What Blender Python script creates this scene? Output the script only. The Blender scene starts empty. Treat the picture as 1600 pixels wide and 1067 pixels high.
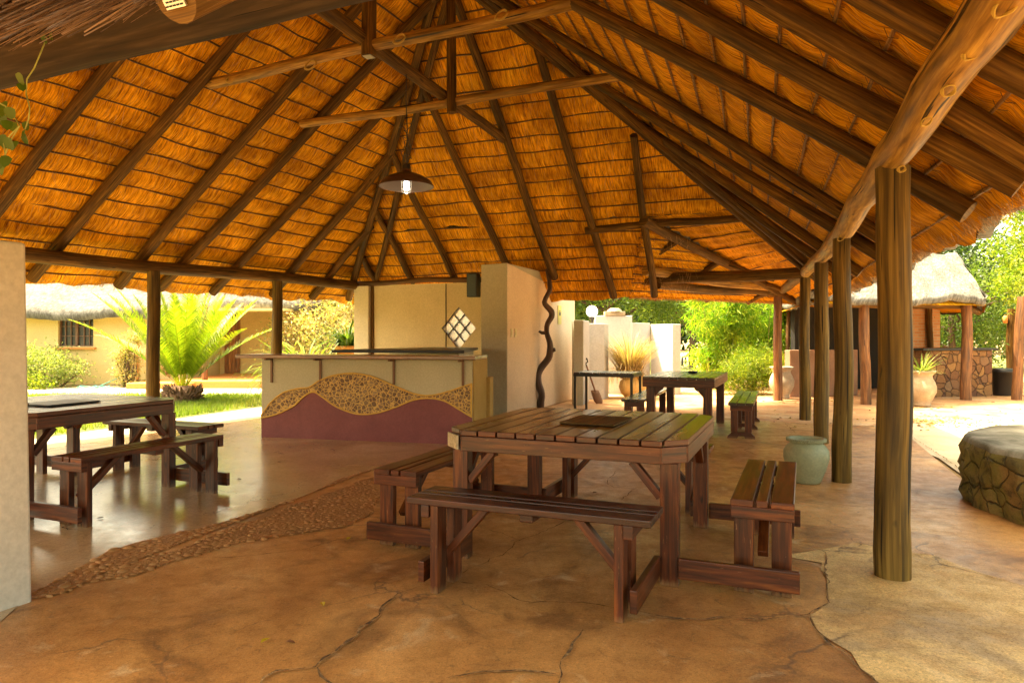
import bpy, math, random
import numpy as np
from mathutils import Vector, Matrix
random.seed(7); RNG = np.random.default_rng(7)
R = math.radians
scn = bpy.context.scene
col = scn.collection
# ------------------------------------------------------------------ camera, world, sun, exposure
cam_d = bpy.data.cameras.new("camera"); cam = bpy.data.objects.new("camera", cam_d); col.objects.link(cam)
cam.location = (0, 0, 1.3); cam.rotation_euler = (R(90), 0, 0)
cam_d.sensor_width = 36; cam_d.lens = 36*1100/1600; cam_d.shift_y = -8.5/1600
cam_d.clip_start = 0.05; cam_d.clip_end = 600
scn.camera = cam
SUN_EL, SUN_AZ = 66, 282
w = bpy.data.worlds.new("World"); scn.world = w; w.use_nodes = True
nt = w.node_tree; sky = nt.nodes.new('ShaderNodeTexSky'); sky.sky_type = 'NISHITA'; sky.sun_disc = False
sky.sun_elevation = R(SUN_EL); sky.sun_rotation = R(SUN_AZ)
sky.air_density = .7; sky.dust_density = 5; sky.ozone_density = 0
wbal = nt.nodes.new('ShaderNodeMix'); wbal.data_type = 'RGBA'; wbal.blend_type = 'MULTIPLY'; wbal.inputs[0].default_value = 1; wbal.inputs[7].default_value = (1.14, .95, .54, 1)
nt.links.new(sky.outputs[0], wbal.inputs[6]); nt.links.new(wbal.outputs[2], nt.nodes['Background'].inputs[0]); nt.nodes['Background'].inputs[1].default_value = 0.15
sd = bpy.data.lights.new("sun", 'SUN'); sd.energy = 2.0; sd.angle = R(0.5); sd.color = (1, .89, .64)
so = bpy.data.objects.new("sun", sd); col.objects.link(so)
_d = Vector((math.sin(R(SUN_AZ))*math.cos(R(SUN_EL)), math.cos(R(SUN_AZ))*math.cos(R(SUN_EL)), math.sin(R(SUN_EL))))
so.rotation_euler = _d.to_track_quat('Z', 'Y').to_euler(); so.location = _d*40
scn.view_settings.view_transform = 'Standard'; scn.view_settings.look = 'None'
scn.view_settings.exposure = 3.25; scn.view_settings.gamma = 1
cy = scn.cycles
cy.use_denoising = True; cy.denoiser = 'OPENIMAGEDENOISE'; cy.max_bounces = 10; cy.diffuse_bounces = 6
cy.glossy_bounces = 3; cy.transmission_bounces = 4; cy.transparent_max_bounces = 6
cy.caustics_reflective = False; cy.caustics_refractive = False; cy.sample_clamp_indirect = 6

# ------------------------------------------------------------------ helpers
F_, H_, Y0_ = 1100., 1.3, 525.
def gp(px, py, z=0.0):
    d = F_*(H_-z)/(py-Y0_); return ((px-800)/F_*d, d)
def at(px, py, d):
    return ((px-800)/F_*d, d, H_+(Y0_-py)/F_*d)

def thing(name, label, cat, loc=(0, 0, 0), rotz=0, group=None):
    o = bpy.data.objects.new(name, None); col.objects.link(o)
    o.location = loc; o.rotation_euler = (0, 0, rotz); o['label'] = label; o['category'] = cat
    if group: o['group'] = group
    return o
def tag(o, label, cat, group=None):
    o['label'] = label; o['category'] = cat
    if group: o['group'] = group
    return o
def kind(o, k):
    o['kind'] = k; return o
def children(o): return [c for c in bpy.data.objects if c.parent == o]
def dup(root, loc=None, rotz=None, label=None, group=None):
    def cp(o, par):
        c = o.copy(); col.objects.link(c); c.parent = par
        for ch in kids.get(o.name, []): cp(ch, c)
        return c
    kids = {}
    for o in list(bpy.data.objects):
        if o.parent: kids.setdefault(o.parent.name, []).append(o)
    r = cp(root, None)
    if loc is not None: r.location = loc
    if rotz is not None: r.rotation_euler = (0, 0, rotz)
    if label: r['label'] = label
    if group: r['group'] = group
    return r

class MB:
    def __init__(s): s.V = []; s.F = []; s.UV = []; s.S = []; s.M = []
    def add(s, vs, fs, uvs, smooth=False, mi=0):
        b = len(s.V); s.V += [tuple(v) for v in vs]
        for f, u in zip(fs, uvs):
            s.F.append([b+i for i in f]); s.UV.append(u); s.S.append(smooth); s.M.append(mi)
    def box(s, c, size, rz=0, Rm=None, grain=None, mi=0):
        hx, hy, hz = [a/2 for a in size]
        if Rm is None: Rm = Matrix.Rotation(rz, 3, 'Z')
        c = Vector(c)
        if grain is None: grain = max(range(3), key=lambda i: size[i])
        P = [Vector((x, y, z)) for x in (-hx, hx) for y in (-hy, hy) for z in (-hz, hz)]
        vs = [c + Rm @ p for p in P]
        fs = [(0, 1, 3, 2), (4, 6, 7, 5), (0, 4, 5, 1), (2, 3, 7, 6), (0, 2, 6, 4), (1, 5, 7, 3)]
        ax = [0, 0, 1, 1, 2, 2]
        ou, ov = random.random()*50, random.random()*50
        uvs = []
        for f, n in zip(fs, ax):
            t = [i for i in range(3) if i != n]
            if grain in t: a = grain; b = t[0] if t[1] == grain else t[1]
            else: a, b = t
            uvs.append([(ou+P[i][a], ov+P[i][b]+n*.37) for i in f])
        s.add(vs, fs, uvs, False, mi)
    def bar(s, p0, p1, w_, h_, up=(0, 0, 1), mi=0):
        p0, p1 = Vector(p0), Vector(p1); x = (p1-p0); L = x.length; x.normalize()
        up = Vector(up)
        if abs(x.dot(up)) > .98: up = Vector((0, 1, 0))
        y = up.cross(x).normalized(); z = x.cross(y)
        Rm = Matrix((x, y, z)).transposed()
        s.box((p0+p1)/2, (L, w_, h_), Rm=Rm, grain=0, mi=mi)
    def tube(s, pts, r, n=10, cap=True, wob=0., mi=0, smooth=True):
        pts = [Vector(p) for p in pts]; m = len(pts)
        rs = r if isinstance(r, (list, tuple)) else [r]*m
        t0 = (pts[1]-pts[0]).normalized()
        ref = Vector((0, 0, 1)) if abs(t0.z) < .9 else Vector((1, 0, 0))
        nx = ref.cross(t0).normalized()
        ou, ov = random.random()*50, random.random()*50
        ring = []; vs = []; Ls = [0]
        for i in range(m):
            if i: Ls.append(Ls[-1]+(pts[i]-pts[i-1]).length)
            t = (pts[min(i+1, m-1)]-pts[max(i-1, 0)]).normalized()
            nx = (nx - t*nx.dot(t)).normalized(); ny = t.cross(nx)
            ring.append(len(vs))
            for k in range(n):
                a = 2*math.pi*k/n; rr = rs[i]*(1+wob*(random.random()-.5))
                vs.append(pts[i]+(nx*math.cos(a)+ny*math.sin(a))*rr)
        fs = []; uvs = []; c = 2*math.pi*max(rs)
        for i in range(m-1):
            for k in range(n):
                k2 = (k+1) % n
                fs.append((ring[i]+k, ring[i]+k2, ring[i+1]+k2, ring[i+1]+k))
                v0, v1 = ov+c*k/n, ov+c*(k+1)/n
                uvs.append([(ou+Ls[i], v0), (ou+Ls[i], v1), (ou+Ls[i+1], v1), (ou+Ls[i+1], v0)])
        s.add(vs, fs, uvs, smooth, mi)
        if cap:
            for i, rev in ((0, True), (m-1, False)):
                f = list(range(n)); f = f[::-1] if rev else f
                s.add([vs[ring[i]+k] for k in range(n)], [f],
                      [[(ou+.02*math.cos(2*math.pi*k/n), ov+.3+.1*math.sin(2*math.pi*k/n)) for k in f]], False, mi)
    def pole(s, p0, p1, r0, r1=None, n=12, bend=.01, seg=None, wob=.05, mi=0):
        p0, p1 = Vector(p0), Vector(p1); r1 = r0 if r1 is None else r1
        L = (p1-p0).length; m = seg or max(4, int(L/.35)+1)
        ph = random.random()*6; ph2 = random.random()*6
        pts = []; rs = []
        for i in range(m+1):
            t = i/m; e = math.sin(math.pi*t)
            o = Vector((math.sin(ph+t*5), math.cos(ph2+t*4), math.sin(ph2+t*6)))*bend*e
            pts.append(p0.lerp(p1, t)+o); rs.append((r0+(r1-r0)*t)*(1+random.uniform(-wob, wob)*.7))
        s.tube(pts, rs, n, True, wob*.5, mi)
    def lathe(s, prof, n=32, c=(0, 0, 0), mi=0, wob=0):
        vs = []; fs = []; uvs = []; m = len(prof)
        for (r, z) in prof:
            for k in range(n):
                a = 2*math.pi*k/n; rr = r*(1+wob*math.sin(3*a+z*7)); vs.append((c[0]+rr*math.cos(a), c[1]+rr*math.sin(a), c[2]+z))
        for i in range(m-1):
            for k in range(n):
                k2 = (k+1) % n
                fs.append((i*n+k, i*n+k2, (i+1)*n+k2, (i+1)*n+k))
                uvs.append([(k/n, prof[i][1]), ((k+1)/n, prof[i][1]), ((k+1)/n, prof[i+1][1]), (k/n, prof[i+1][1])])
        s.add(vs, fs, uvs, True, mi)
    def prism(s, poly, z0, z1, grain='y', mi=0, ms=None):
        n = len(poly); ou, ov = random.random()*50, random.random()*50
        def uv(x, y): return (ou+y, ov+x) if grain == 'y' else (ou+x, ov+y)
        vs = [(x, y, z0) for x, y in poly]+[(x, y, z1) for x, y in poly]
        fs = [list(range(n))[::-1], list(range(n, 2*n))]; uvs = [[uv(*poly[i]) for i in range(n)][::-1], [uv(*p) for p in poly]]
        for i in range(n):
            j = (i+1) % n; fs.append([i, j, n+j, n+i]); L = math.dist(poly[i], poly[j])
            uvs.append([(ou, ov+z0), (ou+L, ov+z0), (ou+L, ov+z1), (ou, ov+z1)])
        s.add(vs, fs[:2], uvs[:2], False, mi); b0 = len(s.V)-len(vs)
        for f, u in zip(fs[2:], uvs[2:]): s.F.append([b0+i for i in f]); s.UV.append(u); s.S.append(False); s.M.append(mi if ms is None else ms)
    def build(s, name, mat, parent=None, bevel=0, seg=2):
        me = bpy.data.meshes.new(name); me.from_pydata(s.V, [], s.F)
        ul = me.uv_layers.new(name='UVMap')
        ul.data.foreach_set('uv', np.array([c for u in s.UV for c in u], dtype=np.float32).ravel())
        me.polygons.foreach_set('use_smooth', s.S)
        mats = mat if isinstance(mat, (list, tuple)) else [mat]
        for m in mats: me.materials.append(m)
        if len(mats) > 1: me.polygons.foreach_set('material_index', s.M)
        me.update()
        o = bpy.data.objects.new(name, me); col.objects.link(o); o.parent = parent
        if bevel:
            b = o.modifiers.new('bevel', 'BEVEL'); b.width = bevel; b.segments = seg; b.limit_method = 'ANGLE'; b.angle_limit = R(40)
        return o

def npmesh(name, V, F, UV, mat, parent=None, smooth=False):
    """fast mesh: V (n,3), F (m,4) or (m,3), UV (m*k,2)"""
    me = bpy.data.meshes.new(name); k = F.shape[1]; m = len(F)
    me.vertices.add(len(V)); me.vertices.foreach_set('co', V.astype(np.float32).ravel())
    me.loops.add(m*k); me.loops.foreach_set('vertex_index', F.astype(np.int32).ravel())
    me.polygons.add(m); me.polygons.foreach_set('loop_start', np.arange(0, m*k, k, dtype=np.int32))
    me.update(calc_edges=True)
    ul = me.uv_layers.new(name='UVMap'); ul.data.foreach_set('uv', UV.astype(np.float32).ravel())
    me.polygons.foreach_set('use_smooth', np.full(m, smooth))
    me.materials.append(mat); me.validate()
    o = bpy.data.objects.new(name, me); col.objects.link(o); o.parent = parent
    return o

# ------------------------------------------------------------------ materials
def newmat(name):
    m = bpy.data.materials.new(name); m.use_nodes = True; nt = m.node_tree
    return m, nt, nt.nodes['Principled BSDF']
def N(nt, typ, **kw):
    n = nt.nodes.new(typ)
    for k, v in kw.items():
        if k in n.inputs: n.inputs[k].default_value = v
        else: setattr(n, k, v)
    return n
def ramp(nt, fac, stops):
    n = nt.nodes.new('ShaderNodeValToRGB'); e = n.color_ramp.elements
    while len(e) < len(stops): e.new(.5)
    for el, (p, c) in zip(e, stops): el.position = p; el.color = (*c, 1)
    nt.links.new(fac, n.inputs[0]); return n.outputs[0]
def mixc(nt, fac, a, b, mode='MIX'):
    n = nt.nodes.new('ShaderNodeMix'); n.data_type = 'RGBA'; n.blend_type = mode
    for i, v in ((0, fac), (6, a), (7, b)):
        if hasattr(v, 'is_linked') or hasattr(v, 'links'): nt.links.new(v, n.inputs[i])
        else: n.inputs[i].default_value = v if i == 0 else (*v, 1)
    return n.outputs[2]
def coords(nt, src, scale, rot=(0, 0, 0)):
    tc = nt.nodes.new('ShaderNodeTexCoord'); mp = nt.nodes.new('ShaderNodeMapping')
    mp.inputs['Scale'].default_value = scale; mp.inputs['Rotation'].default_value = rot
    nt.links.new(tc.outputs[src], mp.inputs[0]); return mp.outputs[0]
def noise(nt, vec, scale=1., detail=4., rough=.55, dist=0.):
    n = N(nt, 'ShaderNodeTexNoise', Scale=scale, Detail=detail, Roughness=rough, Distortion=dist)
    nt.links.new(vec, n.inputs['Vector']); return n.outputs[0]
def bump(nt, h, bsdf, strength=.4, dist=.01, prev=None):
    b = N(nt, 'ShaderNodeBump', Strength=strength, Distance=dist)
    nt.links.new(h, b.inputs['Height'])
    if prev is not None: nt.links.new(prev, b.inputs['Normal'])
    nt.links.new(b.outputs[0], bsdf.inputs['Normal']); return b.outputs[0]
def mathn(nt, op, a, b=0.):
    n = nt.nodes.new('ShaderNodeMath'); n.operation = op
    for i, v in ((0, a), (1, b)):
        if hasattr(v, 'links'): nt.links.new(v, n.inputs[i])
        else: n.inputs[i].default_value = v
    return n.outputs[0]
def wood(name, dark, mid, light, rough=.55, coat=0., along=2.5, across=55., bmp=.25, crack=0., spec=.5, worn=None, foot=False):
    m, nt, b = newmat(name)
    st = noise(nt, coords(nt, 'UV', (along, across, 1)), 1, 5, .6, .3)
    lf = noise(nt, coords(nt, 'UV', (.9, 5, 1)), 1, 3, .5)
    c = ramp(nt, st, [(.3, dark), (.52, mid), (.75, light)])
    c2 = ramp(nt, lf, [(.35, (.55, .55, .55)), (.65, (1.25, 1.2, 1.15))])
    c = mixc(nt, 1., c, c2, 'MULTIPLY')
    kn = noise(nt, coords(nt, 'UV', (6, 22, 1)), 1, 1, .5)
    c = mixc(nt, ramp(nt, kn, [(.7, (0, 0, 0)), (.78, (.75, .75, .75))]), c, tuple(x*.25 for x in dark))
    if crack:
        ct_ = .315+.035*(crack-1)
        ck = noise(nt, coords(nt, 'UV', (.8, 26, 1)), 1, 3, .5, .2)
        c = mixc(nt, ramp(nt, ck, [(ct_, (1, 1, 1)), (ct_+.018, (0, 0, 0))]), c, tuple(x*.2 for x in dark))
    if worn:
        wn = noise(nt, coords(nt, 'Object', (5, 5, 5)), 1, 6, .7)
        c = mixc(nt, ramp(nt, wn, [(.5, (0, 0, 0)), (.66, (.8, .8, .8))]), c, worn)
    if foot:
        tc = nt.nodes.new('ShaderNodeTexCoord'); sz = nt.nodes.new('ShaderNodeSeparateXYZ'); nt.links.new(tc.outputs['Object'], sz.inputs[0])
        fz = mathn(nt, 'ADD', sz.outputs[2], mathn(nt, 'MULTIPLY', noise(nt, coords(nt, 'UV', (9, 70, 1)), 1, 3), .09))
        c = mixc(nt, ramp(nt, fz, [(.045, (.6,)*3), (.08, (0, 0, 0))]), c, (.25, .14, .06))
        sc_n = noise(nt, coords(nt, 'UV', (14, 120, 1)), 1, 3, .6); c = mixc(nt, ramp(nt, sc_n, [(.66, (0, 0, 0)), (.72, (.5, .5, .5))]), c, (.34, .19, .09))
    nt.links.new(c, b.inputs['Base Color'])
    rr = ramp(nt, lf, [(.3, (rough*.75,)*3), (.7, (min(1, rough*1.3),)*3)]); nt.links.new(rr, b.inputs['Roughness'])
    b.inputs['Specular IOR Level'].default_value = spec
    if coat: b.inputs['Coat Weight'].default_value = coat; b.inputs['Coat Roughness'].default_value = .22
    bump(nt, st, b, bmp, .004)
    return m
def blotch(name, stops, scale=2., rough=.8, bmp=.3, bscale=60., bdist=.004, src='Object', detail=6, extra=None, dist=.4, spec=.3, worn=0.):
    m, nt, b = newmat(name); v = coords(nt, src, (1, 1, 1))
    a = noise(nt, v, scale, detail, .6, dist); c = ramp(nt, a, stops)
    f = noise(nt, v, bscale, 4, .65)
    c = mixc(nt, .5, c, ramp(nt, f, [(.3, (.72,)*3), (.7, (1.2,)*3)]), 'MULTIPLY')
    if extra:
        for (sc, p0, p1, colr, amt) in extra:
            e = noise(nt, v, sc, 5, .65, 1.2)
            c = mixc(nt, ramp(nt, e, [(p0, (0, 0, 0)), (p1, (amt,)*3)]), c, colr)
    if worn:
        e = noise(nt, v, 7., 10, .72, .3); c = mixc(nt, worn, c, ramp(nt, e, [(.34, (.7, .66, .62)), (.5, (1., 1., 1.)), (.68, (1.2, 1.2, 1.2))]), 'MULTIPLY')
        g = noise(nt, v, 160., 2, .5); c = mixc(nt, worn, c, ramp(nt, g, [(.33, (.5, .5, .5)), (.45, (1, 1, 1)), (.62, (1, 1, 1)), (.72, (1.6, 1.5, 1.4))]), 'MULTIPLY')
        g2 = noise(nt, v, 75., 5, .75); c = mixc(nt, worn, c, ramp(nt, g2, [(.36, (.55, .5, .45)), (.47, (1, 1, 1)), (.57, (1, 1, 1)), (.68, (1.45, 1.4, 1.3))]), 'MULTIPLY')
        vn = N(nt, 'ShaderNodeTexNoise', Scale=2.2, Detail=6.); nt.links.new(v, vn.inputs[0])
        vm = nt.nodes.new('ShaderNodeVectorMath'); vm.operation = 'MULTIPLY_ADD'; nt.links.new(vn.outputs[1], vm.inputs[0]); vm.inputs[1].default_value = (.9, .9, 0); nt.links.new(v, vm.inputs[2])
        vo = N(nt, 'ShaderNodeTexVoronoi', feature='DISTANCE_TO_EDGE', Scale=.75); nt.links.new(vm.outputs[0], vo.inputs['Vector'])
        hl = mathn(nt, 'MULTIPLY', ramp(nt, vo.outputs[0], [(.0022, (1, 1, 1)), (.006, (0, 0, 0))]), ramp(nt, noise(nt, v, 1.1, 3), [(.5, (0, 0, 0)), (.58, (.8,)*3)]))
        c = mixc(nt, hl, c, (.10, .055, .03))
        nt.links.new(ramp(nt, e, [(.35, (rough*1.35,)*3), (.65, (rough*.75,)*3)]), b.inputs['Roughness'])
        f = mathn(nt, 'ADD', f, mathn(nt, 'MULTIPLY', e, .5))
    else: b.inputs['Roughness'].default_value = rough
    nt.links.new(c, b.inputs['Base Color'])
    b.inputs['Specular IOR Level'].default_value = spec
    bump(nt, f, b, bmp, bdist); return m
def stones(name, mortar, cols_, scale, edge=.06, bmp=1., bdist=.03, stretch=(1, 1, 1), rough=.8, moss=False):
    m, nt, b = newmat(name); v = coords(nt, 'Object', stretch)
    dn = N(nt, 'ShaderNodeTexNoise', Scale=scale*1.3, Detail=2.); nt.links.new(v, dn.inputs[0])
    vm = nt.nodes.new('ShaderNodeVectorMath'); vm.operation = 'MULTIPLY_ADD'
    nt.links.new(dn.outputs[1], vm.inputs[0]); vm.inputs[1].default_value = (.35/scale,)*3; nt.links.new(v, vm.inputs[2])
    v1 = N(nt, 'ShaderNodeTexVoronoi', feature='DISTANCE_TO_EDGE', Scale=scale); nt.links.new(vm.outputs[0], v1.inputs['Vector'])
    v2 = N(nt, 'ShaderNodeTexVoronoi', feature='F1', Scale=scale); nt.links.new(vm.outputs[0], v2.inputs['Vector'])
    sep = nt.nodes.new('ShaderNodeSeparateColor'); nt.links.new(v2.outputs['Color'], sep.inputs[0])
    n = len(cols_); sc = ramp(nt, sep.outputs[0], [(i/(n-1) if n > 1 else 0, c) for i, c in enumerate(cols_)])
    f = noise(nt, v, scale*7, 5, .65); sc = mixc(nt, .6, sc, ramp(nt, f, [(.3, (.6,)*3), (.7, (1.3,)*3)]), 'MULTIPLY')
    c = mixc(nt, ramp(nt, v1.outputs[0], [(edge*.6, (0, 0, 0)), (edge, (1, 1, 1))]), mortar, sc)
    if moss:
        ms = noise(nt, v, 2.6, 8, .7, .8); c = mixc(nt, ramp(nt, ms, [(.42, (0, 0, 0)), (.56, (.85,)*3)]), c, (.15, .135, .022))
        ms = noise(nt, v, 9, 6, .7, .4); c = mixc(nt, ramp(nt, ms, [(.5, (0, 0, 0)), (.62, (.7,)*3)]), c, (.02, .017, .006))
    nt.links.new(c, b.inputs['Base Color']); b.inputs['Roughness'].default_value = rough
    h = ramp(nt, v1.outputs[0], [(0, (0, 0, 0)), (edge*2.2, (1, 1, 1))]); h2 = mathn(nt, 'ADD', h, mathn(nt, 'MULTIPLY', f, .25))
    bump(nt, h2, b, bmp, bdist); return m
def plain(name, c, rough=.5, metal=0., emit=None, es=0., spec=.5):
    m, nt, b = newmat(name); v = coords(nt, 'Object', (1, 1, 1)); f = noise(nt, v, 30, 4, .6)
    cc = mixc(nt, .35, c, ramp(nt, f, [(.3, (.7,)*3), (.7, (1.2,)*3)]), 'MULTIPLY'); nt.links.new(cc, b.inputs['Base Color'])
    b.inputs['Roughness'].default_value = rough; b.inputs['Metallic'].default_value = metal; b.inputs['Specular IOR Level'].default_value = spec
    if emit: b.inputs['Emission Color'].default_value = (*emit, 1); b.inputs['Emission Strength'].default_value = es
    return m
def leafmat(name, stops, trans=.45, rough=.45):
    m, nt, b = newmat(name)
    tc = nt.nodes.new('ShaderNodeTexCoord'); sx = nt.nodes.new('ShaderNodeSeparateXYZ'); nt.links.new(tc.outputs['UV'], sx.inputs[0])
    c = ramp(nt, sx.outputs[0], stops); nt.links.new(c, b.inputs['Base Color']); b.inputs['Roughness'].default_value = rough
    b.inputs['Specular IOR Level'].default_value = .3
    tr = nt.nodes.new('ShaderNodeBsdfTranslucent'); tcx = mixc(nt, 1., c, (1.5, 1.6, .55), 'MULTIPLY'); nt.links.new(tcx, tr.inputs[0])
    mx = nt.nodes.new('ShaderNodeMixShader'); mx.inputs[0].default_value = trans
    nt.links.new(b.outputs[0], mx.inputs[1]); nt.links.new(tr.outputs[0], mx.inputs[2])
    nt.links.new(mx.outputs[0], nt.nodes['Material Output'].inputs[0]); return m
def thatchmat(name, stops, su=170, sv=5, bmp=.8, tint=((.75,)*3, (1.2,)*3)):
    m, nt, b = newmat(name)
    a = noise(nt, coords(nt, 'UV', (su, sv, 1)), 1, 5, .65, .25)
    a2 = noise(nt, coords(nt, 'UV', (su*.35, sv*.7, 1), (0, 0, .02)), 1, 4, .6, .2)
    a3 = noise(nt, coords(nt, 'UV', (su*.16, sv*1.1, 1), (0, 0, -.02)), 1, 5, .7, .12)
    s = mathn(nt, 'ADD', mathn(nt, 'ADD', mathn(nt, 'MULTIPLY', a, .32), mathn(nt, 'MULTIPLY', a2, .33)), mathn(nt, 'MULTIPLY', a3, .35))
    c = ramp(nt, s, stops)
    lf = noise(nt, coords(nt, 'UV', (1.6, 2.2, 1)), 1, 5, .6)
    c = mixc(nt, 1., c, ramp(nt, lf, [(.35, tint[0]), (.65, tint[1])]), 'MULTIPLY')
    nt.links.new(c, b.inputs['Base Color']); b.inputs['Roughness'].default_value = .75; b.inputs['Specular IOR Level'].default_value = .1
    bump(nt, s, b, bmp, .012); return m

M = {}
M['thatch'] = thatchmat('thatch_underside', [(.36, (.045, .014, .001)), (.44, (.36, .13, .002)), (.52, (.80, .36, .006)), (.62, (.98, .62, .045))], bmp=1., tint=((.62, .58, .55), (1.2, 1.2, 1.1)))
M['thatch_out'] = thatchmat('thatch_weathered', [(.36, (.03, .028, .024)), (.47, (.105, .10, .09)), (.6, (.22, .215, .20))], su=60, sv=9, bmp=1., tint=((.8,)*3, (1.1,)*3))
M['straw'] = wood('loose_straw', (.22, .12, .05), (.45, .27, .12), (.7, .5, .28), .6, bmp=.1)
M['rafter'] = wood('rafter_pole', (.030, .013, .002), (.110, .055, .009), (.25, .14, .024), .65, crack=1, spec=.2)
M['old_beam'] = wood('old_dark_beam', (.014, .009, .005), (.032, .021, .011), (.075, .05, .028), .75, crack=1, spec=.25, across=30)
M['straw_shaded'] = wood('shaded_straw', (.06, .035, .02), (.16, .09, .05), (.30, .18, .10), .7, bmp=.1)  # darker straw copy, front eave shade put into the colour
M['batten_light'] = wood('split_lath', (.10, .05, .015), (.24, .13, .04), (.42, .27, .10), .6)
M['batten'] = wood('batten_lath', (.05, .022, .006), (.12, .055, .014), (.22, .12, .035), .7)
M['beam'] = wood('beam_pole', (.035, .016, .003), (.12, .062, .012), (.25, .145, .035), .6, spec=.25, crack=1, bmp=.4, across=38)
M['beam_light'] = wood('peeled_pole', (.11, .05, .008), (.34, .18, .030), (.64, .40, .08), .5, spec=.3, crack=2, bmp=.35, across=38)
M['post'] = wood('post_pole', (.034, .019, .004), (.125, .074, .013), (.28, .18, .038), .65, spec=.25, crack=2, bmp=.6, across=30, along=1.2)
M['post_red'] = wood('red_stained_pole', (.06, .022, .008), (.18, .075, .022), (.32, .155, .05), .6, crack=1, bmp=.4, across=30)
M['wood'] = wood('varnished_timber', (.016, .003, .0008), (.090, .020, .0035), (.22, .065, .011), .38, coat=.15, across=40, foot=True, spec=.35)
M['wood_top'] = wood('worn_timber_top', (.010, .004, .001), (.045, .019, .004), (.11, .05, .011), .28, coat=.4, across=40, spec=.4)
M['wood_dark'] = wood('dark_red_timber', (.010, .003, .001), (.045, .010, .003), (.12, .032, .008), .35, coat=.2, spec=.35, across=45)
M['endgrain'] = blotch('bare_end_grain', [(.3, (.30, .22, .12)), (.7, (.55, .45, .3))], 30)
M['rope'] = plain('yellow_rope', (.48, .32, .06), .7)
M['plaster'] = blotch('cream_plaster', [(.3, (.64, .56, .40)), (.7, (.74, .66, .50))], 1.2, .75, .25, 40, .003)
M['plaster_ochre'] = blotch('ochre_plaster', [(.3, (.62, .51, .29)), (.7, (.72, .60, .37))], 1.5, .7, .2, 40, .003)
M['plaster_lit_pink'] = blotch('lit_pink_plaster', [(.3, (.70, .56, .40)), (.7, (.80, .67, .50))], 1.2, .75, .2, 40, .003, extra=[(1.5, .6, .75, (.45, .38, .28), .5)])  # side wall's pinkish bounce light put into the plaster colour
M['plaster_grey_shade'] = blotch('grey_shade_plaster', [(.3, (.42, .40, .29)), (.7, (.52, .49, .37))], 1.2, .7, .25, 40, .003)  # grey shade of the return wall face put into the plaster colour
M['white_wall'] = blotch('whitewash', [(.3, (.42, .42, .42)), (.7, (.52, .52, .52))], 1.1, .8, .3, 30, .004, extra=[(2.2, .62, .78, (.5, .42, .3), .5)])
M['plum'] = blotch('plum_paint', [(.3, (.20, .06, .065)), (.7, (.26, .085, .085))], 2.5, .6, .15, 60, .002)
M['bar_grey'] = blotch('bar_grey_paint', [(.3, (.46, .42, .28)), (.7, (.54, .50, .34))], 1.5, .65, .15, 50, .002)
M['ochre_edge'] = plain('ochre_mortar', (.66, .40, .08), .8)
M['pebbles'] = stones('pebble_inlay', (.66, .42, .13), [(.14, .075, .045), (.30, .19, .09), (.17, .095, .055), (.40, .27, .14)], 22, .10, .8, .01)
M['stonewall'] = stones('rubble_stone', (.08, .04, .02), [(.24, .115, .035), (.12, .05, .025), (.32, .17, .055), (.17, .075, .03), (.24, .145, .075)], 5.6, .025, 1., .04)
M['mossstone'] = stones('mossy_boulders', (.06, .045, .016), [(.13, .10, .03), (.24, .17, .05), (.10, .08, .025), (.36, .21, .06)], 5.0, .016, 1., .05, moss=True)
M['ringtop'] = blotch('grey_concrete_cap', [(.3, (.07, .065, .045)), (.5, (.16, .15, .12)), (.7, (.27, .26, .22))], 4, .9, .5, 50, .006)
M['cobble'] = blotch('river_stone', [(.3, (.24, .12, .04)), (.55, (.36, .19, .07)), (.7, (.48, .28, .12))], 9, .6, .2, 50, .003)
M['floor'] = blotch('terracotta_screed', [(.27, (.15, .062, .018)), (.42, (.34, .155, .046)), (.57, (.50, .26, .085)), (.72, (.66, .41, .18))], .62, .42, .4, 55, .004, detail=12,
                    extra=[(1.3, .52, .64, (.14, .062, .022), .65), (3.1, .58, .68, (.58, .42, .24), .5), (.6, .55, .7, (.52, .29, .10), .6), (11., .62, .70, (.12, .065, .03), .6), (45., .66, .72, (.6, .45, .28), .6)], spec=.5, worn=.7)
M['polish'] = blotch('polished_screed', [(.25, (.30, .19, .09)), (.5, (.44, .30, .155)), (.75, (.58, .43, .26))], 1., .20, .08, 30, .003, detail=8,
                     extra=[(2.6, .6, .75, (.22, .12, .07), .5)], spec=.9, worn=.35)
M['patch'] = blotch('sandy_concrete_patch', [(.28, (.34, .21, .085)), (.45, (.54, .34, .13)), (.62, (.68, .46, .19)), (.8, (.80, .62, .36))], 1.1, .6, .5, 60, .005, detail=9,
                    extra=[(1.0, .55, .66, (.27, .19, .12), .6), (2.3, .5, .62, (.50, .28, .10), .6)], dist=1., worn=.7)
M['path'] = blotch('pale_concrete', [(.3, (.38, .31, .21)), (.7, (.54, .46, .34))], 1.6, .8, .4, 40, .004)
M['soil'] = blotch('garden_soil', [(.3, (.20, .13, .06)), (.7, (.34, .24, .12))], 1.2, .95, .7, 25, .02)
M['gravel'] = blotch('pale_gravel', [(.3, (.26, .21, .14)), (.7, (.46, .39, .29))], 3, .95, .8, 70, .01)
M['turf'] = blotch('turf_base', [(.3, (.10, .12, .03)), (.6, (.18, .19, .05)), (.8, (.30, .26, .10))], 2, .95, .8, 60, .02)
M['paver'] = stones('crazy_paving', (.40, .27, .14), [(.46, .24, .10), (.56, .34, .16), (.40, .19, .08), (.60, .42, .24)], 3.0, .025, .5, .01)
M['crack'] = blotch('crack_fill', [(.36, (.05, .028, .014)), (.48, (.16, .09, .04)), (.6, (.34, .20, .085))], 30, 1., .8, 90, .01)
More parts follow.
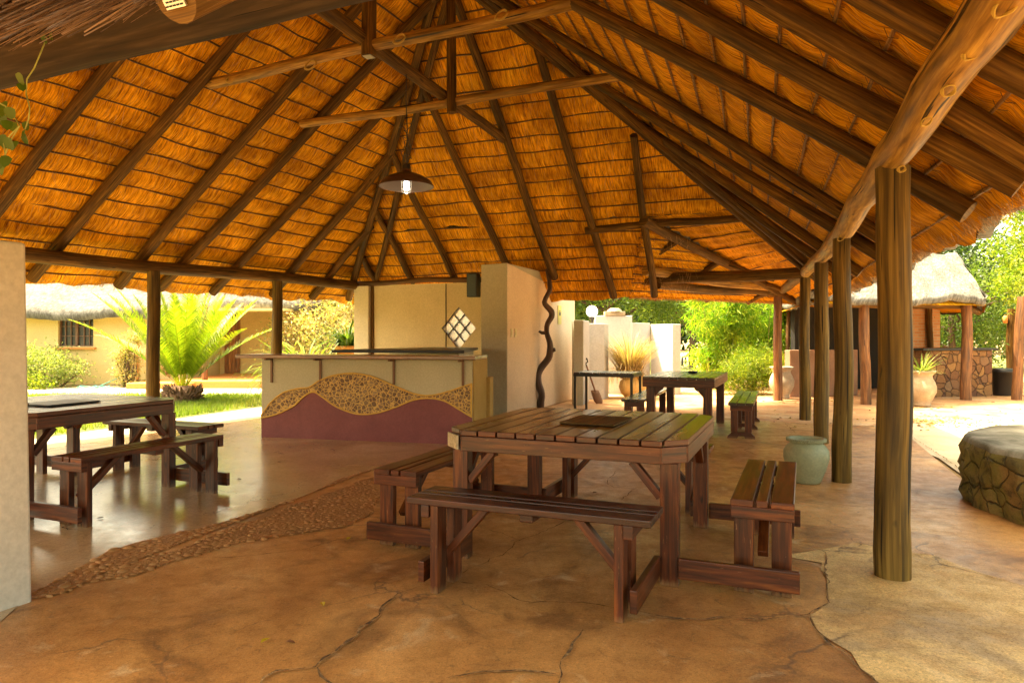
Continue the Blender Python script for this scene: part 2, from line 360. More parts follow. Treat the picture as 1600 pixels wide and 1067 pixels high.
M['cottage'] = blotch('yellow_cottage_wall', [(.3, (.66, .51, .22)), (.7, (.76, .62, .30))], 1., .85, .3, 30, .004)
M['brick'] = None
M['orange'] = plain('orange_clay', (.62, .26, .06), .7)
M['door'] = wood('orange_brown_door', (.20, .08, .02), (.38, .17, .05), (.50, .25, .09), .5)
M['frame_brown'] = plain('brown_frame', (.18, .09, .05), .5)
M['glass_dark'] = plain('window_glass', (.05, .06, .06), .08, spec=1.)
M['black'] = plain('black_plastic', (.018, .018, .02), .4)
M['black_metal'] = plain('black_steel', (.02, .018, .016), .35)
M['joint_shade_black'] = plain('joint_and_shade_black', (.012, .01, .008), .9)  # black for joints and slots, also for painted interior shade
M['rust'] = plain('rusty_iron', (.20, .10, .05), .6, .2)
M['steel'] = plain('galvanised_plate', (.5, .48, .42), .4, .8)
M['lampshade'] = plain('brown_enamel', (.10, .055, .035), .35, .5)
M['shade_in'] = plain('lamp_inner', (.06, .035, .018), .6)
M['bulb'] = plain('lit_bulb', (1, 1, 1), .3, emit=(1, .95, .85), es=1.2)
M['jarglass'] = plain('bulb_jar', (.75, .75, .68), .1)
M['globe'] = plain('white_globe', (.9, .9, .88), .3, emit=(1, .98, .93), es=.35)
M['white_plastic'] = plain('ivory_plastic', (.75, .68, .42), .4)
M['sign_yellow'] = plain('yellow_card', (.70, .62, .16), .5)
M['blind'] = plain('speaker_blue', (.035, .06, .065), .4)
M['celadon'] = blotch('celadon_glaze', [(.3, (.24, .26, .15)), (.7, (.34, .35, .22))], 4, .5, .2, 50, .003)
M['urn'] = blotch('aged_concrete_urn', [(.3, (.26, .20, .13)), (.55, (.38, .31, .22)), (.75, (.50, .43, .34))], 4, .85, .5, 40, .005, extra=[(5, .6, .72, (.32, .2, .12), .6)])
M['yellow_pot'] = blotch('yellow_clay_pot', [(.3, (.55, .36, .12)), (.7, (.68, .50, .24))], 3, .8, .3, 40, .004)
M['trunk'] = wood('tree_bark', (.05, .035, .02), (.12, .08, .05), (.2, .14, .09), .9, bmp=.8, across=25)
M['twisted'] = wood('smooth_dark_branch', (.035, .02, .014), (.085, .05, .035), (.15, .10, .07), .5, bmp=.4, across=30)
M['scales'] = blotch('cycad_trunk', [(.3, (.08, .045, .03)), (.7, (.25, .15, .09))], 14, .9, .9, 30, .02)
G = [(0, (.035, .07, .012)), (.5, (.075, .13, .02)), (1, (.15, .20, .035))]
M['leaf'] = leafmat('green_leaves', G)
M['leaf_bright'] = leafmat('bright_leaves', [(0, (.05, .10, .008)), (.5, (.13, .20, .015)), (1, (.34, .34, .04))], .5)
M['leaf_pale'] = leafmat('pale_leaves', [(0, (.07, .12, .02)), (.5, (.20, .25, .07)), (1, (.46, .46, .24))], .45)
M['leaf_dark'] = leafmat('dark_leaves', [(0, (.012, .032, .008)), (.6, (.035, .07, .014)), (1, (.08, .13, .02))], .3)
M['leaf_bamboo'] = leafmat('bamboo_leaves', [(0, (.05, .15, .008)), (.5, (.16, .30, .015)), (1, (.45, .50, .05))], .5)
M['leaf_olive'] = leafmat('olive_pink_leaves', [(0, (.09, .11, .025)), (.4, (.24, .23, .07)), (.7, (.45, .36, .17)), (1, (.66, .50, .40))], .4)
M['frond'] = leafmat('cycad_leaflets', [(0, (.05, .10, .004)), (.5, (.15, .21, .010)), (.8, (.33, .33, .03)), (1, (.52, .42, .09))], .35)
M['frond_dry'] = leafmat('dry_cycad_leaflets', [(0, (.30, .14, .04)), (1, (.52, .32, .12))], .3)
M['rachis'] = plain('frond_midrib', (.30, .32, .07), .5)
M['drygrass'] = leafmat('dry_grass', [(0, (.14, .085, .03)), (.5, (.30, .21, .09)), (1, (.58, .46, .27))], .3)
M['grass'] = leafmat('lawn_blades', [(0, (.07, .12, .015)), (.6, (.15, .21, .03)), (1, (.38, .34, .09))], .4)
M['litter'] = leafmat('fallen_leaf', [(0, (.45, .33, .02)), (.5, (.55, .42, .04)), (1, (.14, .06, .03))], .2)
# brick
m, nt_, b_ = newmat('red_brick'); M['brick'] = m
bt = N(nt_, 'ShaderNodeTexBrick', Scale=1., **{'Mortar Size': .008, 'Brick Width': .22, 'Row Height': .075})
bt.inputs['Color1'].default_value = (.46, .19, .07, 1); bt.inputs['Color2'].default_value = (.58, .30, .13, 1); bt.inputs['Mortar'].default_value = (.45, .36, .25, 1)
nt_.links.new(coords(nt_, 'UV', (1, 1, 1)), bt.inputs[0]); nt_.links.new(bt.outputs[0], b_.inputs['Base Color']); bump(nt_, bt.outputs[1], b_, -.4, .005)
# ribbed glass block
m, nt_, b_ = newmat('ribbed_glass_block'); M['glassblock'] = m
wv = N(nt_, 'ShaderNodeTexWave', Scale=26.); wv.bands_direction = 'Z'; nt_.links.new(coords(nt_, 'Object', (1, 1, 1)), wv.inputs[0])
b_.inputs['Base Color'].default_value = (.85, .86, .84, 1); b_.inputs['Roughness'].default_value = .15
bump(nt_, wv.outputs[1], b_, .8, .01)
b_.inputs['Transmission Weight'].default_value = 1; b_.inputs['Roughness'].default_value = .25; b_.inputs['Base Color'].default_value = (1, 1, 1, 1); b_.inputs['IOR'].default_value = 1.1
tr = nt_.nodes.new('ShaderNodeBsdfTranslucent'); tr.inputs[0].default_value = (1, 1, 1, 1); mx = nt_.nodes.new('ShaderNodeMixShader'); mx.inputs[0].default_value = .35
nt_.links.new(b_.outputs[0], mx.inputs[1]); nt_.links.new(tr.outputs[0], mx.inputs[2]); nt_.links.new(mx.outputs[0], nt_.nodes['Material Output'].inputs[0])

# ================================================================== GROUND SHEETS
def sheet(name, poly, z, mat, sub=0):
    me = bpy.data.meshes.new(name); me.from_pydata([(x, y, z) for x, y in poly], [], [list(range(len(poly)))])
    ul = me.uv_layers.new(name='UVMap')
    for l in me.loops: v = me.vertices[l.vertex_index].co; ul.data[l.index].uv = (v.x, v.y)
    me.materials.append(mat); o = bpy.data.objects.new(name, me); col.objects.link(o); o['kind'] = 'structure'
    if me.polygons[0].normal.z < 0: me.flip_normals()
    return o
def wavy(poly, amp=.04, step=.25):
    out = []
    for i in range(len(poly)):
        a, b = poly[i], poly[(i+1) % len(poly)]; L = math.dist(a, b); n = max(1, int(L/step))
        for k in range(n):
            t = k/n; j = 0 if k == 0 else amp
            out.append((a[0]+(b[0]-a[0])*t+random.uniform(-j, j), a[1]+(b[1]-a[1])*t+random.uniform(-j, j)))
    return out
sheet('ground', [(-150, -60), (150, -60), (150, 260), (-150, 260)], -.030, M['soil'])
# lawn on both sides, gravel drive by the cottage
sheet('lawn', wavy([(-30, 2), (-6.7, 3.5), (-6.0, 9.2), (-4.6, 13.2), (-3.2, 16.2), (-30, 16.6)], .08, .5), -.020, M['turf'])
sheet('gravel_drive', wavy([(-34, 16.3), (-2.6, 15.7), (-1, 19.2), (-34, 19.0)], .08, .5), -.014, M['gravel'])
sheet('far_lawn', wavy([(2, 23), (26, 23), (34, 60), (-6, 60)], .2, 1.), -.022, M['turf'])
sheet('garden_path', wavy([(3.6, 15.), (6.2, 15.5), (9.6, 30), (12, 44), (9, 44), (7, 30)], .1, .8), -.012, M['gravel'])
sheet('pavement', [(-9.3, 3.6), (-7.0, 4.5), (-5.05, 8.6), (-3.4, 12.2), (-2.6, 14.3), (-3.0, 16.0), (-4.55, 13.2), (-5.95, 9.2), (-7.6, 5.6)], -.006, M['path'])
# main slab: terracotta under the roof, same concrete to the right with sunlight put into its paler colour, crazy paving behind
jl = [gp(1425, 683), gp(1510, 740)]
sheet('sun_painted_paving', [(2.2, 1.0), (9.5, 1.0), (13, 9), (12.5, 13.2), (5.4, 13.2), (4.9, 9.9), (4.6, 7.6)], -.010, M['path'])
sheet('floor', [(-7.4, 1.), (3.4, .4), (3.4, 3.2), (3.75, 5.5), (4.25, 6.85), (5.1, 9.0), (5.2, 10.2), (2.9, 11.1), (.4, 12.1), (-.1, 11.6), (-2.6, 14.2), (-3.4, 12.4), (-5.1, 8.6), (-7.5, 4.6)], 0, M['floor'])
sheet('brick_paving', wavy([(5.2, 10.25), (12.6, 13.3), (15, 20), (4, 20.5), (.6, 17), (.5, 12.15), (2.9, 11.15)], .02, .6), -.008, M['paver'])
sheet('rear_bounce_sheet', [(-3.2, 14.4), (.5, 13.2), (1.2, 15.5), (-1.5, 18.5)], -.007, M['path'])  # added pale sheet, throws light into the glass blocks from behind
curve = [(-20, 990), (50, 928), (101, 900), (166, 863), (210, 849), (262, 836), (332, 821), (411, 797), (481, 773), (530, 748), (585, 733), (640, 722), (720, 706), (790, 672), (800, 650)]
cp = [gp(*p) for p in curve]
pol = [(-7.3, 4.7)] + [(-3.2, 2.9)] + cp + [(-.05, 11.5), (-2.7, 14.0), (-3.45, 12.35), (-5.15, 8.6)]
sheet('polished_floor', pol, .004, M['polish'])
lower = [(60, 936), (131, 911), (210, 900), (262, 880), (315, 866), (363, 850), (420, 841), (481, 832), (538, 825), (585, 800), (600, 770), (592, 742)]
band = [gp(*p) for p in lower]
bandpoly = [gp(*p) for p in curve[1:11]][::-1] + wavy(band, .04, .12)[:-1]
M['bandsoil'] = blotch('cobble_bed', [(.3, (.22, .105, .035)), (.7, (.40, .21, .07))], 4, .7, .9, 35, .012)
sheet('cobble_bed', bandpoly, .005, M['bandsoil'])
def inpoly(p, poly):
    c = False; j = len(poly)-1
    for i in range(len(poly)):
        if (poly[i][1] > p[1]) != (poly[j][1] > p[1]) and p[0] < (poly[j][0]-poly[i][0])*(p[1]-poly[i][1])/(poly[j][1]-poly[i][1])+poly[i][0]: c = not c
        j = i
    return c
mb = MB(); placed = []
xs = [p[0] for p in bandpoly]; ys = [p[1] for p in bandpoly]
icv = [(math.cos(a)*c, math.sin(a)*c, z) for z, c in ((-.3, 1.02), (.4, .86), (.8, .5)) for a in [k*math.pi/4 for k in range(8)]]
tries = 0
while len(placed) < 1500 and tries < 40000:
    tries += 1
    x, y = random.uniform(min(xs), max(xs)), random.uniform(min(ys), max(ys))
    if not inpoly((x, y), bandpoly) or (x > -1.7 and random.random() > .45-.4*math.sin(x*9+y*5)): continue
    big = max(0., 1-(x+2.3)/1.9)
    r = random.uniform(.012, .022) + random.random()**2*.028*min(1, max(.1, big))
    if any((x-a)**2+(y-b)**2 < (.85*(r+c))**2 for a, b, c in placed): continue
    placed.append((x, y, r))
    an = random.random()*math.pi; e = random.uniform(.55, .9); h = r*random.uniform(.18, .42)
    vs = []
    for (a, b, z) in icv:
        j = random.uniform(.9, 1.1); X, Y = a*r*j, b*r*e*j
        vs.append((x+X*math.cos(an)-Y*math.sin(an), y+X*math.sin(an)+Y*math.cos(an), .003+z*h))
    vs.append((x, y, .003+h))
    fs = [(i*8+k, i*8+(k+1) % 8, (i+1)*8+(k+1) % 8, (i+1)*8+k) for i in range(2) for k in range(8)]+[(16+k, 16+(k+1) % 8, 24) for k in range(8)]
    mb.add(vs, fs, [[(0, 0)]*len(f) for f in fs], True)
kind(mb.build('cobbles', M['cobble']), 'stuff')
# rough sandy patch at the right post
pp = [(1216, 868), (1290, 858), (1340, 848), (1395, 862), (1460, 868), (1530, 895), (1640, 925), (1700, 1150), (1420, 1120), (1372, 1066), (1345, 1045), (1330, 1020), (1296, 1000), (1277, 985), (1266, 962), (1296, 942), (1292, 915), (1284, 880)]
sheet('floor_patch', wavy([gp(*p) for p in pp], .015, .1), .004, M['patch'])
# cracks in the slab
def crack(pts, w0=.012):
    P = [Vector((*gp(*p), 0)) for p in pts]; Q = []
    for a, b in zip(P, P[1:]):
        n = max(1, int((b-a).length/.05))
        for k in range(n): Q.append(a.lerp(b, k/n)+Vector((random.uniform(-1, 1), random.uniform(-1, 1), 0))*.012)
    Q.append(P[-1]); vs = []; fs = []; v2 = []
    for i, q in enumerate(Q):
        t = (Q[min(i+1, len(Q)-1)]-Q[max(i-1, 0)]).normalized(); nrm = Vector((-t.y, t.x, 0))
        wd = w0*random.choice((.25, .4, .6, .9))*random.uniform(.7, 1.2)*.85*(1-.75*abs(2*i/len(Q)-1)**4); vs += [q+nrm*wd*.5, q-nrm*wd*.5]
        if i: fs.append((2*i-2, 2*i, 2*i+1, 2*i-1))
        w2 = w0*random.uniform(1.0, 3.2); q2 = q+nrm*w0*random.uniform(-.6, .6); v2 += [q2+nrm*w2*.5, q2-nrm*w2*.5]
    cm2.add([(v.x, v.y, .0068) for v in v2], fs, [[(0, 0)]*4]*len(fs))
    for i, q in enumerate(Q): pass
    cm.add([(v.x, v.y, .0085) for v in vs], fs, [[(0, 0)]*4]*len(fs))
def zc(pts, sx=1.7778, ox=700, oy=780): return [(ox+x/sx, oy+y/sx) for x, y in pts]
cm = MB(); cm2 = MB()
crack(zc([(0, 228), (100, 240), (155, 260), (205, 287), (300, 290), (380, 292), (465, 303), (590, 328), (680, 337), (780, 332), (880, 334), (960, 330), (1005, 322)]), .017)
crack(zc([(1005, 322), (1060, 290), (1055, 240), (1045, 190), (1050, 150), (1000, 130)]), .018)
crack(zc([(1005, 322), (1025, 370), (1060, 405), (1120, 440), (1150, 475), (1195, 510), (1230, 560)]), .015)
crack(zc([(0, 220), (80, 190), (160, 150), (195, 115), (250, 100), (320, 65), (360, 40)]), .014)
crack(zc([(195, 115), (150, 95), (90, 82)]), .01)
crack(zc([(305, 540), (310, 470), (350, 400), (375, 365)]), .02)
crack(zc([(0, 500), (100, 482), (200, 480), (300, 490)]), .022)
z3 = lambda p: zc(p, 2.286, 0, 760)
crack(z3([(1490, 360), (1430, 385), (1360, 430), (1350, 460), (1290, 510), (1280, 540), (1220, 580), (1150, 620), (1120, 650), (1050, 660), (980, 665), (940, 690), (900, 740)]), .022)
crack(z3([(1120, 655), (1150, 685), (1200, 720)]), .016)
crack(z3([(690, 255), (800, 260), (950, 245), (1080, 230), (1200, 195), (1330, 185)]), .012)
crack(zc([(985, 75), (1190, 88)]), .010); crack(zc([(1290, 155), (1370, 180), (1440, 200), (1600, 245)]), .012); crack(zc([(1040, 0), (1180, 20), (1450, 30), (1600, 40)]), .012)
z5 = lambda p: zc(p, 4, 860, 540)
crack(z5([(415, 785), (370, 830), (355, 870), (400, 890), (660, 905), (870, 920)]), .014); crack(z5([(525, 900), (440, 970)]), .012)
crack(z5([(1470, 490), (1500, 520), (1535, 550)]), .016); crack(z5([(1220, 615), (1280, 635), (1210, 655), (1290, 690), (1420, 710)]), .014)
crack([(1425, 683), (1468, 711), (1510, 740), (1590, 795)], .022); crack([(341, 671), (406, 661)], .02)
o = cm.build('floor_cracks', M['crack']); kind(o, 'structure')
M['spall'] = blotch('crumbled_edge', [(.4, (.16, .085, .035)), (.52, (.36, .21, .09)), (.66, (.60, .42, .22))], 28, .9, .9, 90, .01)


# ================================================================== PAVILION
pav = thing('thatched_pavilion', 'big open pavilion with orange thatch roof, dark log posts and plastered rear walls', 'pavilion', (0, 0, 0))
V2 = lambda a: Vector((a[0], a[1]))
BL, FL, BR, FR = V2((-3.06, 13.9)), V2((-7.47, 4.88)), V2((4.58, 11.0)), V2((1.15, 1.22))
R1, R2 = V2((-.83, 8.6)), V2((-1.41, 6.95)); ZR, Z0 = 5.87, 2.42
class Face:
    def __init__(s, A, B, T, flip=False, T2=None):
        s.A = A; s.L = (B-A).length; s.d = (B-A)/s.L; s.n = Vector((-s.d.y, s.d.x))
        if (T-A).dot(s.n) < 0: s.n = -s.n
        s.wt = (T-A).dot(s.n); s.sl = (ZR-Z0)/s.wt; s.st = (T-A).dot(s.d)
        s.nz = Vector((-s.n.x*s.sl, -s.n.y*s.sl, 1)).normalized()
        s.sa = s.st; s.sb = (T2-A).dot(s.d) if T2 else s.st
    def P(s, u, w, off=0.):
        q = s.A + s.d*u + s.n*w
        return Vector((q.x, q.y, Z0+s.sl*w)) + s.nz*off
    def a(s, w): return s.sa*w/s.wt
    def b(s, w): return s.L+(s.sb-s.L)*w/s.wt
fl = Face(BL, FL, R1, T2=R2); fb = Face(BL, BR, R1); fr = Face(BR, FR, R1, T2=R2); ff = Face(FL, FR, R2)
CO = .215; WE = -.62
def hash_n(x, y, s=0): return math.sin(x*2.1+s)*math.sin(y*1.7+s*1.3)+.5*math.sin(x*5.3+1.3*s+y)+.3*math.sin(x*11.7+s)
def patch(P, a, b, w0, w1, seed=0, dw=CO/5, ds=.10):
    """thatch underside + weathered outside for one roof face, P(s,w,off)"""
    nr = max(2, int(round((w1-w0)/dw))); ncol = max(2, int(max(b(w0)-a(w0), b(w1)-a(w1))/ds))
    V = []; UV = []; Q = []
    rng = np.random.default_rng(seed+5)
    jit = rng.random((nr+1, ncol+1))
    for i in range(nr+1):
        w = w0+(w1-w0)*i/nr
        for j in range(ncol+1):
            s = a(w)+(b(w)-a(w))*j/ncol
            ww = w
            if i <= 3: ww = w + (.035*hash_n(s*1.3, 0, seed)+.02*(jit[i, j]-.5))*(1-i/4)
            fr_ = ((w+.03+.02*hash_n(s, w, seed+2)*.4)/CO) % 1
            rel = .10 - .024*math.sin(math.pi*min(1, fr_*1.15))**.8 + .010*(jit[i, j]-.5) + .012*hash_n(s*.8, w*1.2, seed)
            p = P(s, ww, rel); V.append(p[:]); Q.append((s, w))
    F = np.array([(i*(ncol+1)+j, i*(ncol+1)+j+1, (i+1)*(ncol+1)+j+1, (i+1)*(ncol+1)+j) for i in range(nr) for j in range(ncol)])
    Q = np.array(Q); UV = Q[F.ravel()]
    o1 = npmesh('thatch_lining', np.array(V), F, UV, M['thatch'], pav, True)
    # outer skin with a rounded, closed eave edge
    V = []; Q = []; nr2 = max(2, int((w1-w0)/.25)); nc2 = max(2, int(max(b(w0)-a(w0), b(w1)-a(w1))/.2))
    rows = [(w0-.001, .11), (w0-.05, .17), (w0-.03, .24)]+[(w0+(w1-w0)*i/nr2, .30) for i in range(nr2+1)]
    for (w, off) in rows:
        for j in range(nc2+1):
            s = a(w)+(b(w)-a(w))*j/nc2
            ww = w+.035*hash_n(s*1.3, 0, seed)
            p = P(s, ww, off+.02*hash_n(s*2, w*3, seed+4)); V.append(p[:]); Q.append((s, w))
    n = len(rows); F = np.array([(i*(nc2+1)+j, (i+1)*(nc2+1)+j, (i+1)*(nc2+1)+j+1, i*(nc2+1)+j+1) for i in range(n-1) for j in range(nc2)])
    o2 = npmesh('thatch_covering', np.array(V), F, np.array(Q)[F.ravel()], M['thatch_out'], pav, True)
W_N = .83; S_N = 5.82
def b_back(w): return fb.b(w) if w > W_N else S_N
ext = lambda f, sg, e=.22: (lambda w: f(w)+sg*e*min(1, max(0, w+.3)))
patch(fl.P, ext(fl.a, -1), ext(fl.b, 1), WE, 4.6, 1)
patch(fb.P, fb.a, ext(fb.b, 1, .1), W_N, 4.3, 2)
patch(fb.P, fb.a, lambda w: S_N - (W_N-w)*.35, WE, W_N, 3)
patch(fr.P, fr.a, ext(fr.b, 1), WE, 4.6, 4)
patch(ff.P, ext(ff.a, -1), ext(ff.b, 1), WE, 4.5, 5)
# rear bay: hip pole from node N out to the corner Q over the sixth post
Nn = fb.P(S_N, W_N); Hp = fb.P(fb.b(W_N), W_N); Q_ = Vector((6.15, 15.15, 1.93)); G1 = fb.P(S_N-.5, WE); C4 = fb.P(fb.L, 0)
C4e = fr.P(-.15, WE)
def quad(p00, p10, p11, p01, flip=1):
    L = ((p10-p00).length+(p11-p01).length)/2; W = ((p01-p00).length+(p11-p10).length)/2
    nn = (p10-p00).cross(p01-p00) if (p10-p00).length > .1 and (p01-p00).length > .1 else (p11-p10).cross(p01-p11)
    nn.normalize()
    if nn.z < 0: nn = -nn
    def P(s, w, off=0.):
        u = min(1.1, max(-.1, s/L)); v = (w)/W
        return p00.lerp(p10, u).lerp(p01.lerp(p11, u), v) + nn*off
    return P, L, W
# face G : eave G1->Q, top N->(hip) ; face K : N,Hp on top, Q,C4e at the eave
PG, LG, WG = quad(G1, Q_, Nn.lerp(Q_, .02), Nn)
patch(PG, lambda w: 0, lambda w: LG, 0, WG, 6)
PK, LK, WK = quad(Q_, C4e, Hp, Nn)
patch(PK, lambda w: 0, lambda w: LK, 0, WK, 7)
PK2, LK2, WK2 = quad(C4e, C4e+Vector((.02, 0, 0)), C4, Hp)
patch(PK2, lambda w: 0, lambda w: LK2, 0, WK2, 8, ds=.02)

hc = MB(); hc.tube([Nn.lerp(Q_, t_)+Vector((0, 0, .19)) for t_ in (.03, .25, .5, .75, 1.)], .12, 10); hc.build('hip_leak_seal', M['thatch_out'], pav)  # added tube over the hip seam, blocks sun leaking through
# --- battens
def batten(P, s0, s1, w, nmul=1, stitch=False, rad=.0105):
    jj = .005 if stitch else .013
    m = max(2, int((s1-s0)/.3)); pts = []
    sag = random.uniform(-.012, .012)
    for i in range(m+1):
        s = s0+(s1-s0)*i/m
        pts.append(P(s, w+sag+random.uniform(-jj, jj), .083+random.uniform(-.006, .004)))
    b = MB(); b.tube(pts, [rad*random.uniform(.8, 1.2) for _ in pts], 6, True)
    if stitch:
        s = s0+random.random()*.1
        while s < s1-.05:
            c = P(s, w, .067); e = P(s+.01, w+.03, .088); g = P(s-.01, w-.03, .088)
            b.tube([g, c, e], .0018, 4, False, mi=1); s += random.uniform(.10, .17)
    b.build('batten', [M['batten_light'], M['batten']] if stitch else M['batten'], pav)
k = 0
for f in (fl, fb, fr, ff):
    n = 21
    for i in range(n):
        w = -.46+i*CO
        s0, s1 = f.a(w), f.b(w)
        if f is fb and w < W_N: s1 = S_N-(W_N-w)*.35
        if s1-s0 < .3 or w > f.wt: continue
        if f is ff and w > 1.4: continue
        batten(f.P, s0, s1, w, stitch=(f is fr))
for P, L, W in ((PG, LG, WG), (PK, LK, WK)):
    for i in range(1, 9):
        w = W*i/9; batten(P, 0 if P is PK else 0, L, w, rad=.012)
# --- rafters
def rafter(p0, p1, r=.072, r1=None, name='rafter', mat='rafter', bend=.02):
    r *= .94
    b = MB(); b.pole(p0, p1, r, r1 or r*.85, 12, bend, wob=.06); return b.build(name, M[mat], pav)
def frafter(f, s0, w0, s1, w1, r=.072):
    w1 = min(w1, f.wt); rafter(f.P(s0, w0), f.P(s1, w1), r)
def clipw(f, s0, s1, w0):
    w = w0
    while w < f.wt:
        s = s0+(s1-s0)*(w-w0)/3.5
        if s < f.a(w) or s > f.b(w): break
        w += .05
    return s0+(s1-s0)*(w-w0)/3.5, w
for s0, s1 in ((9.1, 8.7), (7.9, 7.6), (6.75, 6.4), (5.82, 5.5), (4.65, 4.45), (4.0, 3.6), (3.02, 2.77), (1.75, 2.0), (.75, 1.15)):
    w0 = -.5+random.uniform(-.06, .04); sa, wa = clipw(fl, s0, s1, w0); frafter(fl, s0, w0, sa, wa, random.uniform(.072, .082))
for s0, s1 in ((.4, .5), (1.2, 1.22), (2.1, 2.03), (3.25, 3.0), (4.05, 3.96), (5.03, 4.85)):
    w0 = -.5 if s0 > 4.5 else -.1; sa, wa = clipw(fb, s0, s1, w0); frafter(fb, s0, w0, sa, wa, random.uniform(.066, .076))
frafter(fb, 5.75, -.5, 5.88, 2.05, .068)
for s0, s1 in ((9.6, 9.3), (8.9, 8.7), (8.27, 8.1), (7.92, 7.05), (7.08, 5.75), (5.1, 4.2), (4.32, 2.8), (2.6, 2.1), (1.5, 1.4)):
    w0 = -.47+random.uniform(-.04, .04); sa, wa = clipw(fr, s0, s1, w0); frafter(fr, s0, w0, sa, wa, random.uniform(.066, .076) if s0 > 6 else .07)
for s0 in (5.2, 6.25, 8.4):
    sa, wa = clipw(ff, s0, s0-.1, -.35); frafter(ff, s0, -.35, sa, min(wa, 2.6), .085)
# hips (twin poles at the rear corners)
rafter(fl.P(-.3, -.45), fl.P(fl.sa, fl.wt), .075, .06, 'hip_rafter'); rafter(fb.P(.35, -.1), fb.P(fb.st+.05, fb.wt-.15), .06, .05, 'hip_rafter')
rafter(fr.P(-.12, -.3, -.05), fr.P(fr.sa, fr.wt, -.05), .08, .07, 'hip_rafter'); rafter(fr.P(.45, -.1, -.03), fr.P(fr.sa+.25, fr.wt-.1, -.03), .07, .06, 'hip_rafter')
rafter(ff.P(0, -.5), ff.P(ff.st, ff.wt), .08, .07, 'hip_rafter'); rafter(fr.P(fr.L, 0), ff.P(ff.st, ff.wt), .08, .07, 'hip_rafter')
rafter(Nn+Vector((-.05, -.15, -.02)), Vector((6.0, 14.75, 2.0)), .085, .075, 'hip_rafter', bend=.03)
HN = Vector((6.0, 14.75, 2.0))
for t, dx in ((.18, 1.9), (.42, 1.5), (.62, 1.0), (.8, .6)):
    p = Nn.lerp(HN, t); q = p+Vector((-.63, .775, 0))*dx
    zt = p.z-.75*dx*.55; q.z = max(zt, 1.98); rafter(p, q, .062)
for t, dx in ((.45, .9), (.7, .5)):
    p = Nn.lerp(HN, t); rafter(p, p+Vector((.9, -.25, -.35))*dx, .05)
# --- plates, tie beams, king posts
def beam(p0, p1, r, mat='beam', name='wall_plate', bend=.03, r1=None):
    b = MB(); b.pole(p0, p1, r, r1 or r, 16, bend, wob=.05, seg=max(6, int((Vector(p1)-Vector(p0)).length/.3))); return b.build(name, M[mat], pav)
beam((-6.15, 7.5, 2.27), (-3.06, 13.9, 2.29), .09)
beam((-7.5, 4.7, 2.27), (-6.13, 7.45, 2.27), .09)
b = MB(); pts = [(1.22, 1.4, 2.33), (1.62, 2.55, 2.31), (2.06, 3.81, 2.28), (2.5, 5.05, 2.27), (2.97, 6.3, 2.245), (3.4, 7.45, 2.27), (3.76, 8.56, 2.265), (4.58, 11.0, 2.29)]
PTS = [Vector(pts[0])]
for a_, c_ in zip(pts, pts[1:]):
    for kk in range(1, 5): PTS.append(Vector(a_).lerp(Vector(c_), kk/4)+Vector((random.uniform(-1, 1), 0, random.uniform(-1, 1)))*.008)
b.tube(PTS, [.094-.012*i/len(PTS)+random.uniform(-.003, .003) for i in range(len(PTS))], 18, True, .03); b.build('wall_plate', M['beam_light'], pav)
beam((4.58, 11.0, 2.28), (5.55, 14.6, 2.22), .085)
beam((.95, 13.4, 2.26), (4.62, 10.95, 2.29), .095, 'rafter')
beam((2.55, 12.3, 2.19), (5.5, 14.4, 2.17), .075); beam((2.25, 11.9, 2.40), (5.3, 14.1, 2.26), .085, 'beam_light')
beam((-3.6, 3.28, 2.335), (1.35, 1.12, 2.335), .13, 'old_beam', bend=.015); beam((-7.5, 4.9, 2.3), (-3.58, 3.27, 2.33), .12)
beam((-3.43, 8.0, 4.16), (.75, 5.84, 4.12), .058, 'beam_light', 'tie_beam'); beam((-2.83, 9.48, 4.15), (1.2, 7.72, 4.15), .055, 'beam_light', 'tie_beam')
beam((-1.85, 5.9, 4.23), (-.13, 10.5, 4.24), .07, 'rafter', 'tie_beam', .01); beam((1.2, 11.5, 3.02), (3.68, 10.62, 3.10), .06, 'rafter', 'tie_beam')
beam((-1.41, 6.93, 4.05), (-1.41, 6.93, 5.7), .075, 'rafter', 'king_post', .005); beam((-.73, 8.52, 4.0), (-.75, 8.55, 5.7), .06, 'rafter', 'king_post', .005)
beam((R1.x, R1.y, 5.75), (R2.x-.2, R2.y-.5, 5.78), .08, 'rafter', 'ridge_pole')
b = MB(); b.box((-1.41, 6.93, 4.045), (.09, .09, .006), R(-20)); b.build('nail_plate', M['steel'], pav)
# --- posts
def post(x, y, zt, r, name='post', mat='post', lean=0):
    b = MB(); b.pole((x, y, -.02), (x+lean, y, zt), r*1.04, r*.94, 20, .016, seg=14, wob=.05); b.build(name, M[mat], pav)
post(2.06, 3.81, 2.21, .089); post(2.95, 6.3, 2.17, .080); post(3.76, 8.56, 2.19, .084); post(4.58, 11., 2.22, .082)
post(5.4, 14.3, 2.1, .085, mat='post_red'); post(-4.99, 9.8, 2.2, .088); post(-3.95, 11.85, 2.22, .086)
